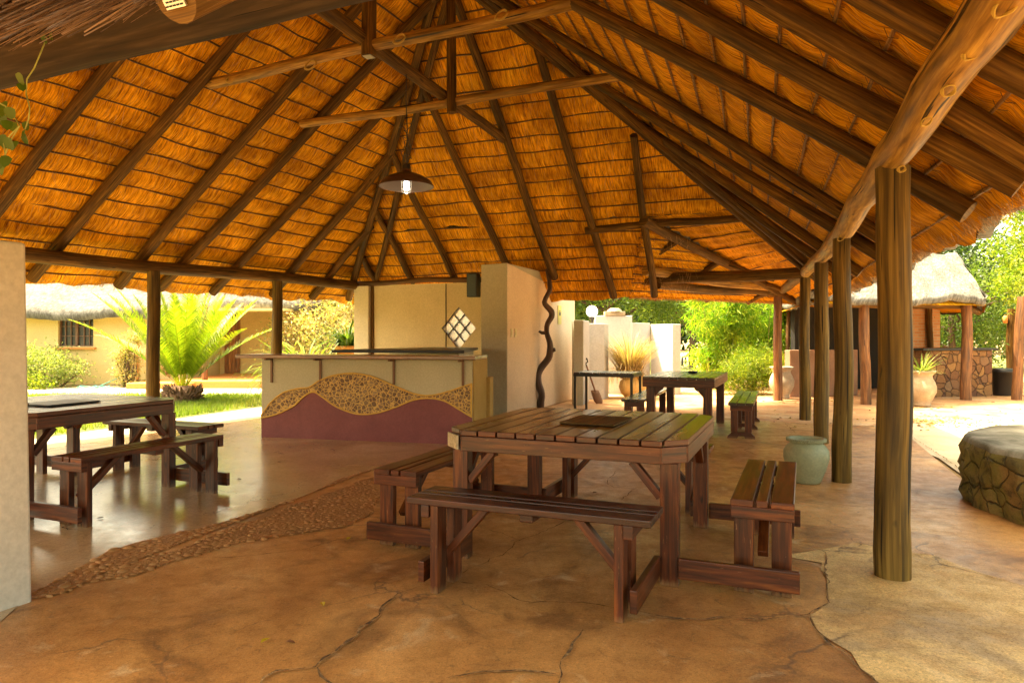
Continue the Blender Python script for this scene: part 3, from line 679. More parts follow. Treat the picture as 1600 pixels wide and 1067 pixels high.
# --- rear walls
def hw(m, pts, zb, zts, th):
    """vertical wall strip along plan points with per-point tops"""
    for (a_, c_), (za, zc_) in zip(zip(pts, pts[1:]), zip(zts, zts[1:])):
        a_, c_ = Vector((*a_, 0)), Vector((*c_, 0)); t = (c_-a_).normalized(); n = Vector((-t.y, t.x, 0))*th
        vs = [a_+Vector((0, 0, zb)), c_+Vector((0, 0, zb)), c_+n+Vector((0, 0, zb)), a_+n+Vector((0, 0, zb)),
              a_+Vector((0, 0, za)), c_+Vector((0, 0, zc_)), c_+n+Vector((0, 0, zc_)), a_+n+Vector((0, 0, za))]
        fs = [(0, 1, 5, 4), (1, 2, 6, 5), (2, 3, 7, 6), (3, 0, 4, 7), (4, 5, 6, 7), (3, 2, 1, 0)]
        m.add(vs, fs, [[(0, 0)]*4]*6)
u_ = Vector((.92, -.386, 0)).normalized(); v_ = Vector((.386, .92, 0)).normalized()
W0 = Vector((-3.06, 13.9, 0))            # left end of the rear wall
def wp(t, z, off=0.): return W0+u_*t-v_*off+Vector((0, 0, z))
wallL = 2.95; ct = 2.30; cz = 1.3+(525-513)*13.1/1100      # window centre along the wall
# find t of window centre by its direction
def t_at(px):
    k = (px-800)/1100.; return (k*W0.y-W0.x)/(u_.x-k*u_.y)
ct = t_at(716.5); hd = .355; hz = .40
mb = MB(); th = .18
def slab(m, poly, off0, off1):
    n = len(poly); vs = [wp(t, z, off0) for t, z in poly]+[wp(t, z, off1) for t, z in poly]
    fs = [list(range(n)), list(range(n, 2*n))[::-1]]+[(i, i+n, (i+1) % n+n, (i+1) % n) for i in range(n)]
    m.add(vs, fs, [[(0, 0)]*len(f) for f in fs])
ztop = 2.285
D = [(ct-hd, cz), (ct, cz+hz), (ct+hd, cz), (ct, cz-hz)]
slab(mb, [(.32, 0), (ct-hd, 0), (ct-hd, cz), (ct-hd, ztop), (.32, ztop)], 0, -th)
slab(mb, [(ct-hd, 0), (ct, 0), (ct, cz-hz), (ct-hd, cz)], 0, -th); slab(mb, [(ct, 0), (ct+hd, 0), (ct+hd, cz), (ct, cz-hz)], 0, -th)
slab(mb, [(ct-hd, cz), (ct, cz+hz), (ct, ztop), (ct-hd, ztop)], 0, -th); slab(mb, [(ct, cz+hz), (ct+hd, cz), (ct+hd, ztop), (ct, ztop)], 0, -th)
slab(mb, [(ct+hd, 0), (wallL, 0), (wallL, ztop), (ct+hd, ztop)], 0, -th)
mb.build('rear_wall', M['plaster_ochre'], pav)
mb = MB(); slab(mb, [(0, 0), (.335, 0), (.335, ztop-.01), (0, ztop-.01)], .10, -.2); mb.build('wall_pier', M['plaster'], pav, .006)
mb = MB(); mb.box(wp(.37, 1.14, .015), (.05, .03, 2.27), R(-22.8)); mb.build('corner_strip', M['rafter'], pav)
tj = t_at(697); mb = MB(); mb.box(wp(tj, 1.14, .004), (.014, .012, 2.27), R(-22.8)); mb.build('wall_joint', M['joint_shade_black'], pav)
beam(wp(-.05, 2.33, .02), wp(wallL, 2.33, .02), .05, 'batten')
# glass block window 3x3 set on its corner
wt = bpy.data.objects.new('diamond_window', None); col.objects.link(wt); wt.location = wp(ct, cz, -.06); wt.parent = pav
fm = MB()
for i in range(3):
    for j in range(3):
        a_ = (i-1)/3.; c_ = (j-1)/3.; t = (a_-c_)*hd; z = (a_+c_)*hz
        hx, hh = hd/3*.965, hz/3*.965; g = MB()
        pts = [(-hx, 0), (0, hh), (hx, 0), (0, -hh)]
        vs = [u_*(t+x)+v_*.0+Vector((0, 0, z+y))-v_*.05 for x, y in pts]+[u_*(t+x)+Vector((0, 0, z+y))+v_*.05 for x, y in pts]
        fs = [(0, 1, 2, 3), (7, 6, 5, 4)]+[(k, k+4, (k+1) % 4+4, (k+1) % 4) for k in range(4)]
        g.add(vs, fs, [[(0, 0)]*4]*6); g.build('glass_block', M['glassblock'], wt, .004)
for k in range(4):
    a_ = (k-1.5)/3.*2
    for sgn in (1, -1):
        p = Vector((0, 0, 0))
        c0 = u_*(hd*(a_*.5-.5*1) if sgn > 0 else hd*(a_*.5+.5))+Vector((0, 0, hz*(a_*.5+.5) if sgn > 0 else hz*(a_*.5-.5)))
        c1 = u_*(hd*(a_*.5+.5) if sgn > 0 else hd*(a_*.5-.5))+Vector((0, 0, hz*(a_*.5-.5) if sgn > 0 else hz*(a_*.5+.5)))
        if sgn < 0: c0 = u_*(hd*(-.5-a_*.5)) + Vector((0, 0, hz*(-.5+a_*.5))); c1 = u_*(hd*(.5-a_*.5))+Vector((0, 0, hz*(.5+a_*.5)))
        fm.bar(c0-v_*.02, c1-v_*.02, .03, .011, up=v_)
fm.build('window_frame', M['rafter'], wt)
# tall return wall with pole beside it
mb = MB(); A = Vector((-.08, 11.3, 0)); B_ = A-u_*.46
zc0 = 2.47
hw(mb, [(B_.x, B_.y), (A.x, A.y)], 0, [zc0-.01, zc0], 1.75); mb.build('return_wall', M['plaster_grey_shade'], pav, .01)
mb = MB(); E_ = Vector((1.30, 14.55, 0))
hw(mb, [(A.x+.006, A.y+.004), (E_.x, E_.y)], 0, [zc0+.004, 2.10], .10); mb.build('side_wall', M['plaster_lit_pink'], pav, .01)

# eave fringe of loose straw ends
def fringe(P, s0, s1, n, mat, ln=(.05, .16), off=(.06, .22), w0=WE, name='straw_fringe', seed=3, wj=.05, th=.0028):
    rng = np.random.default_rng(seed); V = np.zeros((n*4, 3)); UV = np.zeros((n*4, 2))
    for i in range(n):
        s = s0+(s1-s0)*rng.random(); o = off[0]+(off[1]-off[0])*rng.random(); l = ln[0]+(ln[1]-ln[0])*rng.random()**2
        base = P(s, w0+.035*hash_n(s*1.3, 0, 0)+wj*rng.random()+.04, o); tip = P(s+.05*rng.normal(), w0-l+.05, o-.04*rng.random())
        wd = Vector((rng.normal(), rng.normal(), rng.normal())).normalized()*th
        V[i*4] = base-wd; V[i*4+1] = base+wd; V[i*4+2] = tip+wd*.6; V[i*4+3] = tip-wd*.6; UV[i*4:i*4+4] = [rng.random()*30, rng.random()*30]
    F = np.arange(n*4).reshape(n, 4); o = npmesh(name, V, F, UV, M[mat], pav); o['kind'] = 'stuff'
fringe(fl.P, 0, 9.5, 5000, 'straw', ln=(.03, .09), seed=1); fringe(fr.P, -.1, 10.3, 7000, 'straw', ln=(.03, .08), off=(.06, .18), seed=2, th=.0018); fringe(PG, 0, LG, 3000, 'straw', w0=.04, seed=4)
fringe(ff.P, 4.2, 9.3, 34000, 'straw_shaded', ln=(.02, .17), off=(.02, .30), seed=5, wj=.45, name='straw_fringe', w0=WE+.03, th=.0019)
# rafter end with a toothed nail plate, resting on the front beam
ax_ = Vector((.391, .920, .80)).normalized(); e0 = Vector((-.60, 1.25, 1.90))
rb = MB(); rb.pole(e0, e0+ax_*2.4, .044, .06, 16, .005); rf_ = rb.build('rafter', [M['rafter'], M['old_beam']], pav)
sx_ = ax_.cross(Vector((0, 0, 1))).normalized(); sy_ = sx_.cross(ax_).normalized(); m = MB(); R3 = Matrix((sx_, sy_, ax_)).transposed()
m.box(e0-ax_*.004+sy_*.006, (.046, .044, .004), Rm=R3); o = m.build('nail_plate', M['steel'], rf_)
m = MB()
for i in range(6):
    for k_ in range(5): m.box(e0-ax_*.0065+sy_*(.006+(i-2.5)*.0068)+sx_*((k_-2)*.0086+(.003 if i % 2 else -.0015)), (.0056, .0028, .002), Rm=R3)
m.build('plate_slots', M['joint_shade_black'], rf_)
def stray(f, s0, s1, w1, n, seed):
    rng = np.random.default_rng(seed); V = np.zeros((n*4, 3)); UV = np.zeros((n*4, 2))
    for i in range(n):
        s = s0+(s1-s0)*rng.random(); w_ = -.5+(w1+.5)*rng.random(); l = .06+.16*rng.random(); an = rng.normal()*.35
        b_ = f.P(s, w_, .072+.01*rng.random()); e_ = f.P(s+l*math.sin(an), w_-l*math.cos(an)*.8, .055-.03*rng.random()**2); wd = f.P(s+.0016, w_)-f.P(s, w_)
        V[i*4:i*4+4] = [b_-wd, b_+wd, e_+wd*.5, e_-wd*.5]; UV[i*4:i*4+4] = [rng.random()*30, rng.random()*30]
    o = npmesh('stray_straw', V, np.arange(n*4).reshape(n, 4), UV, M['straw'], pav); o['kind'] = 'stuff'
stray(fl, .5, 8., 3.6, 3500, 61); stray(fb, 1., 6.5, 3.2, 2500, 62); stray(fr, 1, 9.5, 3., 5000, 63)

# ================================================================== FURNITURE
YAW = R(-22.4)
def rot2(x, y, a): return (x*math.cos(a)-y*math.sin(a), x*math.sin(a)+y*math.cos(a))
def octa(h, c, x0, x1):
    """strip x0..x1 of a square (half h) with corners cut by c"""
    def yh(x): return h-max(0, abs(x)-(h-c))
    xs = sorted({x0, x1} | {v for v in (-(h-c), h-c) if x0 < v < x1})
    return [(x, -yh(x)) for x in xs]+[(x, yh(x)) for x in reversed(xs)]
def attached_bench(root, ang, flush):
    """bench on side `ang` of the table; flush: legs at the very ends"""
    D0 = 1.06; half = .625; lx = .555 if flush else .52
    Rm = Matrix.Rotation(ang, 3, 'Z')
    def T(x, y, z): return Rm @ Vector((x, -D0+y, z))
    sb = MB()
    for (yc, wd) in ((-.096, .11), (0.0, .055), (.096, .11)):
        sb.box(T(0, yc, .462), (2*half, wd, .034), Rm=Rm, grain=0)
    sb.box(T(0.02, 0, .425), (.07, .25, .04), Rm=Rm)
    seat = sb.build('bench_seat', M['wood_dark'] if ang == 0 else M['wood'], root, .005)
    for sx in (-1, 1):
        r_ = MB(); r_.box(T(sx*(lx if not flush else half-.024), 0, .415), (.045, .30, .062), Rm=Rm, grain=1); r_.build('cross_rail', M['wood_dark'] if ang == 0 else M['wood'], seat, .004)
        for yy in (-.09, .09):
            l = MB(); l.box(T(sx*(lx-.046 if not flush else half-.071), yy, .2225), (.044, .095, .445), Rm=Rm, grain=2); l.build('leg', M['wood'], seat, .004)
        br = MB(); xl = sx*(lx-.07 if not flush else half-.095)
        br.bar(T(xl, 0.0, .19), T(sx*.23, 0.0, .437), .04, .052, up=Rm @ Vector((0, 1, 0))); br.build('brace', M['wood'], seat, .003)
def picnic_table(label, loc, rotz=YAW, size=.70):
    t = thing('picnic_table', label, 'picnic table', (*loc, 0), rotz, 'square timber tables with four joined benches')
    h, c = size, .13; tb = MB(); n = 12; pw = 2*h/n
    for i in range(n):
        x0 = -h+i*pw+.0055; x1 = -h+(i+1)*pw-.0055
        tb.prism(octa(h, c, x0, x1), .728, .760, 'y', 0, 1)
    top = tb.build('tabletop', [M['wood_top'], M['wood']], t, .004)
    ap = MB(); k = h-c; zz = .682; hh = .086; q = h-.022
    for a in range(4):
        Rm = Matrix.Rotation(a*math.pi/2, 3, 'Z')
        ap.box(Rm @ Vector((0, -q, zz)), (2*k+.02, .03, hh), Rm=Rm, grain=0)
        p = Rm @ Vector(((h+k)/2-.013, -((h+k)/2-.013), zz)); ap.box(p, (c*1.414-.006, .03, hh), Rm=Matrix.Rotation(a*math.pi/2+math.pi/4, 3, 'Z'), grain=0)
        ap.box(Rm @ Vector((0, -k+.08, .706)), (2*k-.2, .04, .042), Rm=Rm, grain=0)
    ap.build('apron', M['wood'], t, .003)
    lp = .605
    for sx in (-1, 1):
        for sy in (-1, 1):
            l = MB(); l.box((sx*lp, sy*lp, .3195), (.095, .07, .639), grain=2); l.build('leg', M['wood'], t, .004)
            for dx, dy in ((-sx, 0), (0, -sy)):
                b = MB(); b.bar((sx*lp+dx*.05, sy*lp+dy*.05, .455), (sx*lp+dx*.20, sy*lp+dy*.20, .632), .04, .05, up=(dy, dx, 0)); b.build('brace', M['wood'], t, .003)
            s1 = MB(); s1.box((sx*.945, sy*(.625+.026), .105), (.58, .034, .105), grain=0); s1.build('stretcher', M['wood'], t, .004)
            s2 = MB(); s2.box((sx*(.545), sy*.925, .105), (.034, .56, .105), grain=1); s2.build('stretcher', M['wood'], t, .004)
    for a, fl_ in ((0, False), (math.pi/2, True), (math.pi, False), (-math.pi/2, True)): attached_bench(t, a, fl_)
    return t
T1 = (.50, 4.48)
picnic_table('dark red timber table with four joined benches in the foreground beside the log posts', T1)
src = bpy.data.objects['picnic_table']
dup(src, (-3.76, 5.76, 0), R(-22.8), 'timber table with joined benches on the polished floor behind the plaster pier', None)
# pale chipped corner block of the near table
ck = MB(); c_ = .635; ck.box((-.648, -.648, .688), (.176, .012, .082), rz=-math.pi/4); ck.build('bare_corner', M['endgrain'], src, .003)
bd = MB(); bd.box((0, 0, .007), (.345, .43, .013)); tag(bd.build('wooden_board', M['rafter'], None, .003), 'flat dark board lying on the near table top', 'board'); ob = bpy.data.objects['wooden_board']; ob.location = (.535, 4.445, .7612); ob.rotation_euler = (0, 0, R(-24))
bd = MB(); bd.box((0, 0, .008), (.36, .44, .014)); o = bd.build('wooden_board', M['black'], None, .003); o.location = (-3.60, 5.6, .7612); o.rotation_euler = (0, 0, R(-20)); tag(o, 'flat dark board on the table by the plaster pier, mostly beside the ashtray', 'board')
def ashtray(x, y, z, label):
    a = MB(); a.lathe([(.0, 0), (.055, 0), (.07, .012), (.068, .03), (.056, .032), (.05, .012), (0, .010)], 24)
    o = a.build('ashtray', M['black'], None); o.location = (x, y, z); tag(o, label, 'ashtray', 'black ashtrays on tables')
ashtray(-3.72, 5.05+.25, .7612, 'round black ashtray on the table by the plaster pier')

# far dining table with thick legs and corbels
t3 = thing('garden_table', 'long timber table with thick legs and curved corbels near the white garden wall', 'table', (2.50, 10.02, 0), YAW)
w3, l3 = .47, .86; tb = MB()
for i in range(8):
    x0 = -w3+i*2*w3/8+.004; x1 = x0+2*w3/8-.008
    tb.prism([(x0, -l3), (x1, -l3), (x1, l3), (x0, l3)], .725, .76, 'y')
tb.build('tabletop', M['wood_top'], t3, .004)
ap = MB()
for sy in (-1, 1): ap.box((0, sy*(l3-.02), .675), (2*w3-.01, .035, .10), grain=0)
for sx in (-1, 1): ap.box((sx*(w3-.02), 0, .675), (.035, 2*l3-.09, .10), grain=1)
ap.build('apron', M['wood'], t3, .004)
for sx in (-1, 1):
    for sy in (-1, 1):
        l = MB(); l.box((sx*(w3-.10), sy*(l3-.10), .3125), (.11, .11, .625), grain=2); l.build('leg', M['wood'], t3, .006)
        c2 = MB(); pr = [(0, 0), (.12, 0), (.105, -.03), (.05, -.07), (.0, -.13)]
        vs = [(sx*(w3-.155-x), sy*(l3-.10)-.02, .625+z) for x, z in pr]+[(sx*(w3-.155-x), sy*(l3-.10)+.02, .625+z) for x, z in pr]
        c2.add(vs, [(0, 1, 2, 3, 4), (9, 8, 7, 6, 5)]+[(k, k+5, (k+1) % 5+5, (k+1) % 5) for k in range(5)], [[(0, 0)]*5]*2+[[(0, 0)]*4]*5); c2.build('corbel', M['wood'], t3)
ashtray(2.62, 10.2, .7612, 'round black ashtray on the long garden table')
def trestle_bench(label, x, y, L, rz, npair, solid=False):
    t = thing('timber_bench', label, 'bench', (x, y, 0), rz, 'loose benches beside the garden table')
    s = MB()
    for xc in (-.105, 0, .105): s.box((xc, 0, .44), (.098, L, .036), grain=1)
    s.build('seat', M['wood_top'], t, .004)
    for i in range(npair):
        yy = -L/2+.12+(L-.24)*i/(npair-1)
        a = MB(); a.box((0, yy, .385), (.27, .045, .07), grain=0); a.build('cross_rail', M['wood'], t, .004)
        for sx in (-1, 1):
            l = MB(); l.box((sx*.085, yy, .215), (.085 if not solid else .10, .05, .27), grain=2); l.build('leg', M['wood'], t, .004)
        f = MB(); P_ = [(-.17, 0), (-.05, 0), (-.035, .03), (.035, .03), (.05, 0), (.17, 0), (.165, .03), (.13, .06), (.12, .08), (-.12, .08), (-.13, .06), (-.165, .03)]
        vs = [(x_, yy-.03, z_) for x_, z_ in P_]+[(x_, yy+.03, z_) for x_, z_ in P_]; n = len(P_)
        f.add(vs, [list(range(n)), list(range(n, 2*n))[::-1]]+[(k, k+n, (k+1) % n+n, (k+1) % n) for k in range(n)], [[(0, 0)]*n]*2+[[(0, 0)]*4]*n); f.build('foot', M['wood'], t)
trestle_bench('green lit timber bench with arched feet on the right side of the garden table', 3.26, 9.85, 2.15, R(-21), 3)
trestle_bench('timber bench on the left side of the garden table towards the white wall', 1.98, 10.35, 2.1, R(-21), 2, True)
# small black steel table with slatted top
t4 = thing('slatted_side_table', 'small black steel table with a slatted wooden top near the white planter', 'table', (1.45, 10.63, 0), YAW)
f = MB()
for sy in (-1, 1): f.box((0, sy*.31, .72), (.88, .03, .04))
for sx in (-1, 1): f.box((sx*.44, 0, .72), (.03, .59, .04))
f.build('frame', M['black_metal'], t4, .003)
for sx in (-1, 1):
    for sy in (-1, 1): l = MB(); l.box((sx*.425, sy*.295, .35), (.035, .035, .70)); l.build('leg', M['black_metal'], t4, .002)
s = MB()
for i in range(9): s.box((-.40+i*.1, 0, .75), (.085, .64, .018), grain=1)
s.build('tabletop', M['wood_top'], t4, .003)

# ------------------------------------------------------------------ bar
bar = thing('bar_counter', 'grey and plum bar with wavy pebble inlay and brown counter top', 'bar', (-3.22, 9.05, 0), math.atan2(-.66, 2.75))
BLn = math.hypot(2.75, .66); bang = math.atan2(-.66, 2.75)
bd_ = Vector((math.cos(bang), math.sin(bang))); bn = Vector((-bd_.y, bd_.x))
def bhit(px, py):
    k = (px-800)/F_; # solve point on front line
    # (-3.22+bd.x*s) = k*(9.05+bd.y*s)
    s = (k*9.05+3.22)/(bd_.x-k*bd_.y); d = 9.05+bd_.y*s
    return s, H_+(Y0_-py)/F_*d
b = MB(); b.box((BLn/2, .15, .508), (BLn, .30, 1.016)); b.build('body', M['bar_grey'], bar, .008)
b = MB(); b.box((BLn+.011, .30, .508), (.02, .60, 1.016)); b.box((BLn-.14, .44, .508), (.28, .28, 1.016)); b.box((BLn+.035, .62, .39), (.07, .16, .78)); b.build('end_panel', blotch('ochre_bar_end', [(.3, (.36, .23, .06)), (.7, (.46, .31, .10))], 2, .7), bar, .01)
z6 = lambda p: [(380+x/3.556, 380+y/3.556) for x, y in p]
up = z6([(97, 958), (150, 890), (220, 832), (300, 808), (370, 800), (420, 765), (500, 735), (600, 722), (700, 735), (780, 765), (860, 800), (950, 835), (1040, 845), (1150, 820), (1280, 780)])
lo = z6([(97, 970), (200, 945), (290, 900), (340, 850), (390, 825), (430, 845), (500, 895), (560, 925), (640, 948), (740, 943), (850, 910), (950, 870), (1040, 860), (1120, 875), (1190, 915), (1280, 965)])
def dens(pts, n=70):
    pts = [bhit(*p) for p in pts]; out = []; xs = [p[0] for p in pts]; S = len(pts)
    for i in range(n+1):
        x = xs[0]+(xs[-1]-xs[0])*i/n
        k = min(S-2, max(0, sum(1 for q in xs if q <= x)-1)); t = (x-xs[k])/(xs[k+1]-xs[k])
        p0, p1, p2, p3 = pts[max(k-1, 0)][1], pts[k][1], pts[k+1][1], pts[min(k+2, S-1)][1]
        z = .5*(2*p1+(p2-p0)*t+(2*p0-5*p1+4*p2-p3)*t*t+(3*p1-p0-3*p2+p3)*t**3); out.append((min(max(x, .002), BLn-.002), z))
    return out
U_, L_ = dens(up), dens(lo)
def relief(name, A_, B2, y, mat):
    m = MB(); n = len(A_)
    vs = [(x, y, z) for x, z in A_]+[(x, y, z) for x, z in B2]+[(x, 0.001, z) for x, z in A_]+[(x, 0.001, z) for x, z in B2]
    fs = [(n+i, n+i+1, i+1, i) for i in range(n-1)]+[(i, i+1, 2*n+i+1, 2*n+i) for i in range(n-1)]+[(n+i, 3*n+i, 3*n+i+1, n+i+1) for i in range(n-1)]
    m.add(vs, fs, [[(0, 0)]*4]*len(fs)); return m.build(name, mat, bar)
relief('plum_panel', L_, [(x, .0) for x, z in L_], -.008, M['plum'])
relief('pebble_inlay', U_, L_, -.014, M['pebbles'])
m = MB()
for C_ in (U_, L_): m.tube([(x, -.012, z) for x, z in C_], .011, 6)
m.tube([(.012, -.01, L_[0][1]), (.012, -.01, U_[0][1])], .01, 6); m.tube([(BLn-.012, -.01, L_[-1][1]), (BLn-.012, -.01, U_[-1][1])], .012, 6)
m.build('inlay_border', M['ochre_edge'], bar)
b = MB(); b.box((BLn/2-.09, .10, 1.043), (BLn+.34, .56, .045), grain=0); b.build('counter_top', wood('counter_wood', (.12, .06, .035), (.24, .13, .075), (.36, .22, .13), .25, coat=.5), bar, .01)
for px in (425, 501, 615.7, 723.7):
    s_ = bhit(px, 600)[0]; m = MB(); m.box((s_, -.010, .86), (.028, .02, .31)); m.box((s_, -.09, 1.007), (.028, .14, .024)); m.build('bracket', M['rust'], bar, .002)
# black back counter behind the bar
bk = thing('back_counter', 'low black worktop standing behind the bar', 'counter', (0, 0, 0))
m = MB(); P_ = [(-2.45, 9.55), (-1.31, 11.75), (-.55, 11.45), (-.62, 9.15)]
m.prism(P_, 1.075, 1.115); m.build('worktop', M['black'], bk, .004)
m = MB(); m.prism([(-1.9, 10.9), (-1.32, 11.6), (-.62, 11.35), (-.75, 9.9)], 0, 1.07); m.build('cabinet', M['plaster_grey_shade'], bk)
# wall fittings
def place(o, loc, rz=0): o.location = loc; o.rotation_euler = (0, 0, rz); return o
sp = thing('wall_speaker', 'dark box speaker hung on the rear wall near the tall return wall', 'speaker', at(740, 446, 12.62), R(-22.8))
m = MB(); m.box((0, 0, 0), (.20, .17, .42)); m.build('cabinet', M['black'], sp, .01)
m = MB(); m.box((0, -.088, 0), (.17, .008, .39)); m.build('grille', M['blind'], sp, .004)
for k, px in enumerate((798.5, 804.5)):
    sA = V2((-.08, 11.3)); dd = V2((1.374, 3.246)); dd.normalize(); kx = (px-800)/F_
    s_ = (kx*sA.y-sA.x)/(dd.x-kx*dd.y); p = sA+dd*s_; z = H_+(Y0_-520)/F_*p.y
    m = MB(); m.box((0, 0, 0), (.012, .075, .14)); m.box((.008, 0, 0), (.008, .028, .06)); o = m.build('light_switch', M['white_plastic'], None, .003)
    place(o, (p.x+.012, p.y, z), R(-22.3)); tag(o, ['ivory light switch plate nearer the wall corner', 'ivory light switch plate nearer the twisted pole'][k], 'light switch', 'light switches on the side wall')
sg = thing('wall_sign', 'small yellow card with a dark symbol on the side wall', 'sign', (0, 0, 0))
A2 = V2((-.074, 11.304)); dd = (V2((1.30, 14.55))-A2).normalized(); kx = (873.5-800)/F_; s_ = (kx*A2.y-A2.x)/(dd.x-kx*dd.y); p = A2+dd*s_
sg.location = (p.x+.012, p.y, H_+(Y0_-492)/F_*p.y); sg.rotation_euler = (0, 0, math.atan2(dd.y, dd.x))
m = MB(); m.box((0, -.0, 0), (.20, .008, .36)); m.build('card', M['sign_yellow'], sg)
m = MB(); m.box((0, -.006, .02), (.09, .006, .07)); m.box((0, -.006, .075), (.05, .006, .02)); m.build('symbol', M['black'], sg)
# twisted branch pole by the side wall
z7 = [(130, 30, 11), (140, 80, 13), (152, 140, 15), (156, 210, 15), (130, 265, 15), (125, 300, 17), (165, 345, 20), (168, 380, 19), (142, 425, 17), (137, 480, 16), (155, 540, 19), (158, 590, 22), (148, 640, 22), (110, 690, 22), (82, 740, 24), (85, 800, 24), (105, 860, 22), (100, 910, 23), (95, 955, 28)]
dpl = 12.55; pts = []; rr = []
for i, (x, y, r_) in enumerate(z7):
    P_ = at(820+x/4, 400+y/4, dpl); pts.append(Vector((P_[0], P_[1]+.05*math.sin(i*1.1), P_[2]))); rr.append(r_/4/F_*dpl*.98)
pts[-1].z = min(pts[-1].z, .0)
tw = thing('twisted_branch_pole', 'dark twisted tree branch standing as a pole against the side wall', 'branch', (pts[-1].x, pts[-1].y, 0))
off = Vector((pts[-1].x, pts[-1].y, 0)); PP = []; RR = []
for i in range(len(pts)-1):
    for k in range(3):
        t = k/3; p0, p1, p2, p3 = pts[max(i-1, 0)], pts[i], pts[i+1], pts[min(i+2, len(pts)-1)]
        PP.append(.5*(2*p1+(p2-p0)*t+(2*p0-5*p1+4*p2-p3)*t*t+(3*p1-p0-3*p2+p3)*t**3)-off); RR.append((rr[i]*(1-t)+rr[i+1]*t))
m = MB(); m.tube(PP+[pts[-1]-off], RR+[rr[-1]], 12, True, .05); m.build('branch', M['twisted'], tw)
m = MB(); q = pts[9]-off; m.tube([q, q+Vector((-.09, -.02, .0)), q+Vector((-.14, -.02, .03))], [.035, .03, .022], 8); q = pts[11]-off; m.tube([q+Vector((.03, 0, 0)), q+Vector((.09, -.02, .02))], [.05, .03], 8); m.build('knot', M['twisted'], tw)

# pendant lamp
LP = Vector((-1.155, 7.7, 2.93))
lamp = thing('pendant_lamp', 'brown enamel pendant lamp with a lit jar bulb hanging from the roof', 'lamp', LP)
m = MB(); m.lathe([(.30, 0), (.298, .012), (.27, .06), (.20, .105), (.12, .14), (.06, .155), (.055, .19)], 40); m.build('shade', M['lampshade'], lamp)
m = MB(); m.lathe([(.292, .004), (.262, .055), (.195, .098), (.115, .132), (.05, .147)], 40); m.build('shade_lining', M['shade_in'], lamp)
m = MB(); m.lathe([(.0, .25), (.03, .25), (.05, .22), (.05, .15), (.04, .10), (0, .1)], 20); m.build('lamp_holder', M['black'], lamp)
m = MB(); m.lathe([(0, -.045), (.02, -.042), (.034, -.02), (.036, .01), (.028, .05), (.02, .10)], 20); m.build('bulb', M['bulb'], lamp)
m = MB()
for k in range(6):
    a = k*math.pi/3; m.tube([(.05*math.cos(a), .05*math.sin(a), .12), (.055*math.cos(a), .055*math.sin(a), 0), (.045*math.cos(a), .045*math.sin(a), -.06), (0, 0, -.075)], .003, 5, False)
for z in (-.02, .05): m.tube([(.055*math.cos(a*.4), .055*math.sin(a*.4), z) for a in range(17)], .003, 5, False)
m.build('bulb_cage', M['steel'], lamp)
m = MB(); m.tube([(0, 0, .24), (.01, 0, .6), (-.005, 0, .95), (0, .0, 1.25)], .006, 6); 
for k in range(3):
    ph = k*2.1; m.tube([(.02*math.sin(a*.7+ph)+.07*math.sin(a*.35+ph)*math.sin(a*.2), .03*math.cos(a+ph), .25+.018*a+.03*math.sin(a+ph)) for a in range(26)], .0035, 5, False)
m.build('cable', M['black'], lamp)
pl = bpy.data.lights.new('bulb_light', 'POINT'); pl.energy = .5; pl.color = (1, .85, .6); pl.shadow_soft_size = .04
o = bpy.data.objects.new('bulb_light', pl); col.objects.link(o); o.location = (0, 0, -.12); o.parent = lamp

# rope loops on the beams
def loop(c, r, nrm, label, sq=1., thick=.006, turns=2):
    c = Vector(c); nrm = Vector(nrm).normalized(); a1 = nrm.orthogonal().normalized(); a2 = nrm.cross(a1)
    m = MB()
    for t in range(turns):
        pts = [a1*math.cos(a*.42)*r*(1+.06*math.sin(a+t*2))+a2*math.sin(a*.42)*r*sq+nrm*(.006*t+.006*math.sin(a*1.3+t)) for a in range(16)]
        m.tube(pts, thick, 6, False)
    o = m.build('rope_loop', M['rope'], None); o.location = c; return tag(o, label, 'rope', 'yellow rope loops left on the roof beams')
def onbeam(px, py, y):   # point near the right wall plate surface at pixel height
    return at(px, py, y)
BN = Vector((-.75, -.45, -.5))
for (px, py, r_, d_) in ((1570, 8, .05, 2.02), (1515, 81, .033, 2.48), (1481, 141, .035, 2.85), (1579, 79, .05, 2.0), (1446, 191, .03, 3.15), (1419, 272, .03, 3.62)):
    pass
lab = ['rope loop on the log beam nearest the top right corner', 'small rope loop second down the log beam', 'rope loop third down the log beam', 'rope loop fourth down the log beam', 'rope loop just above the nearest log post', 'rope loop above the second log post', 'rope loop above the farthest log post of the row']
for (px, py, r_), lb in zip(((1570, 10, .052), (1516, 82, .036), (1481, 141, .036), (1447, 190, .03), (1408, 264, .03), (1314, 372, .045), (1262, 430, .05)), lab):
    # intersect the view ray with a vertical plane through the beam, shifted to its visible side
    k = (px-800)/F_; Y = (2.06-.35*3.81)/(k-.35) if abs(k-.35) > .05 else 4
    Y = max(1.6, min(11, Y)); P_ = Vector(at(px, py, Y)); P_ = P_*1.0; dv_ = Vector((P_.x, P_.y, P_.z-H_)).normalized(); P_ -= dv_*.108
    loop(P_, r_*random.uniform(.5, .8), -dv_+Vector((random.uniform(-.1, .5), 0, random.uniform(-.5, .2))), lb, random.uniform(.55, .95), .0032, 3)
for (px, py, d_, lb) in ((624, 62, 6.65, 'straw coloured rope loop hanging from the upper tie beam right of the square post'), (485, 103, 7.2, 'faint rope loop hanging from the upper tie beam'), (783, 25, 6.1, 'rope knot at the right part of the upper tie beam'), (362, 124, 7.8, 'rope knot at the left end of the upper tie beam')):
    loop(at(px, py, d_), .07, (.3, -1, .2), lb, .45, .007, 3)

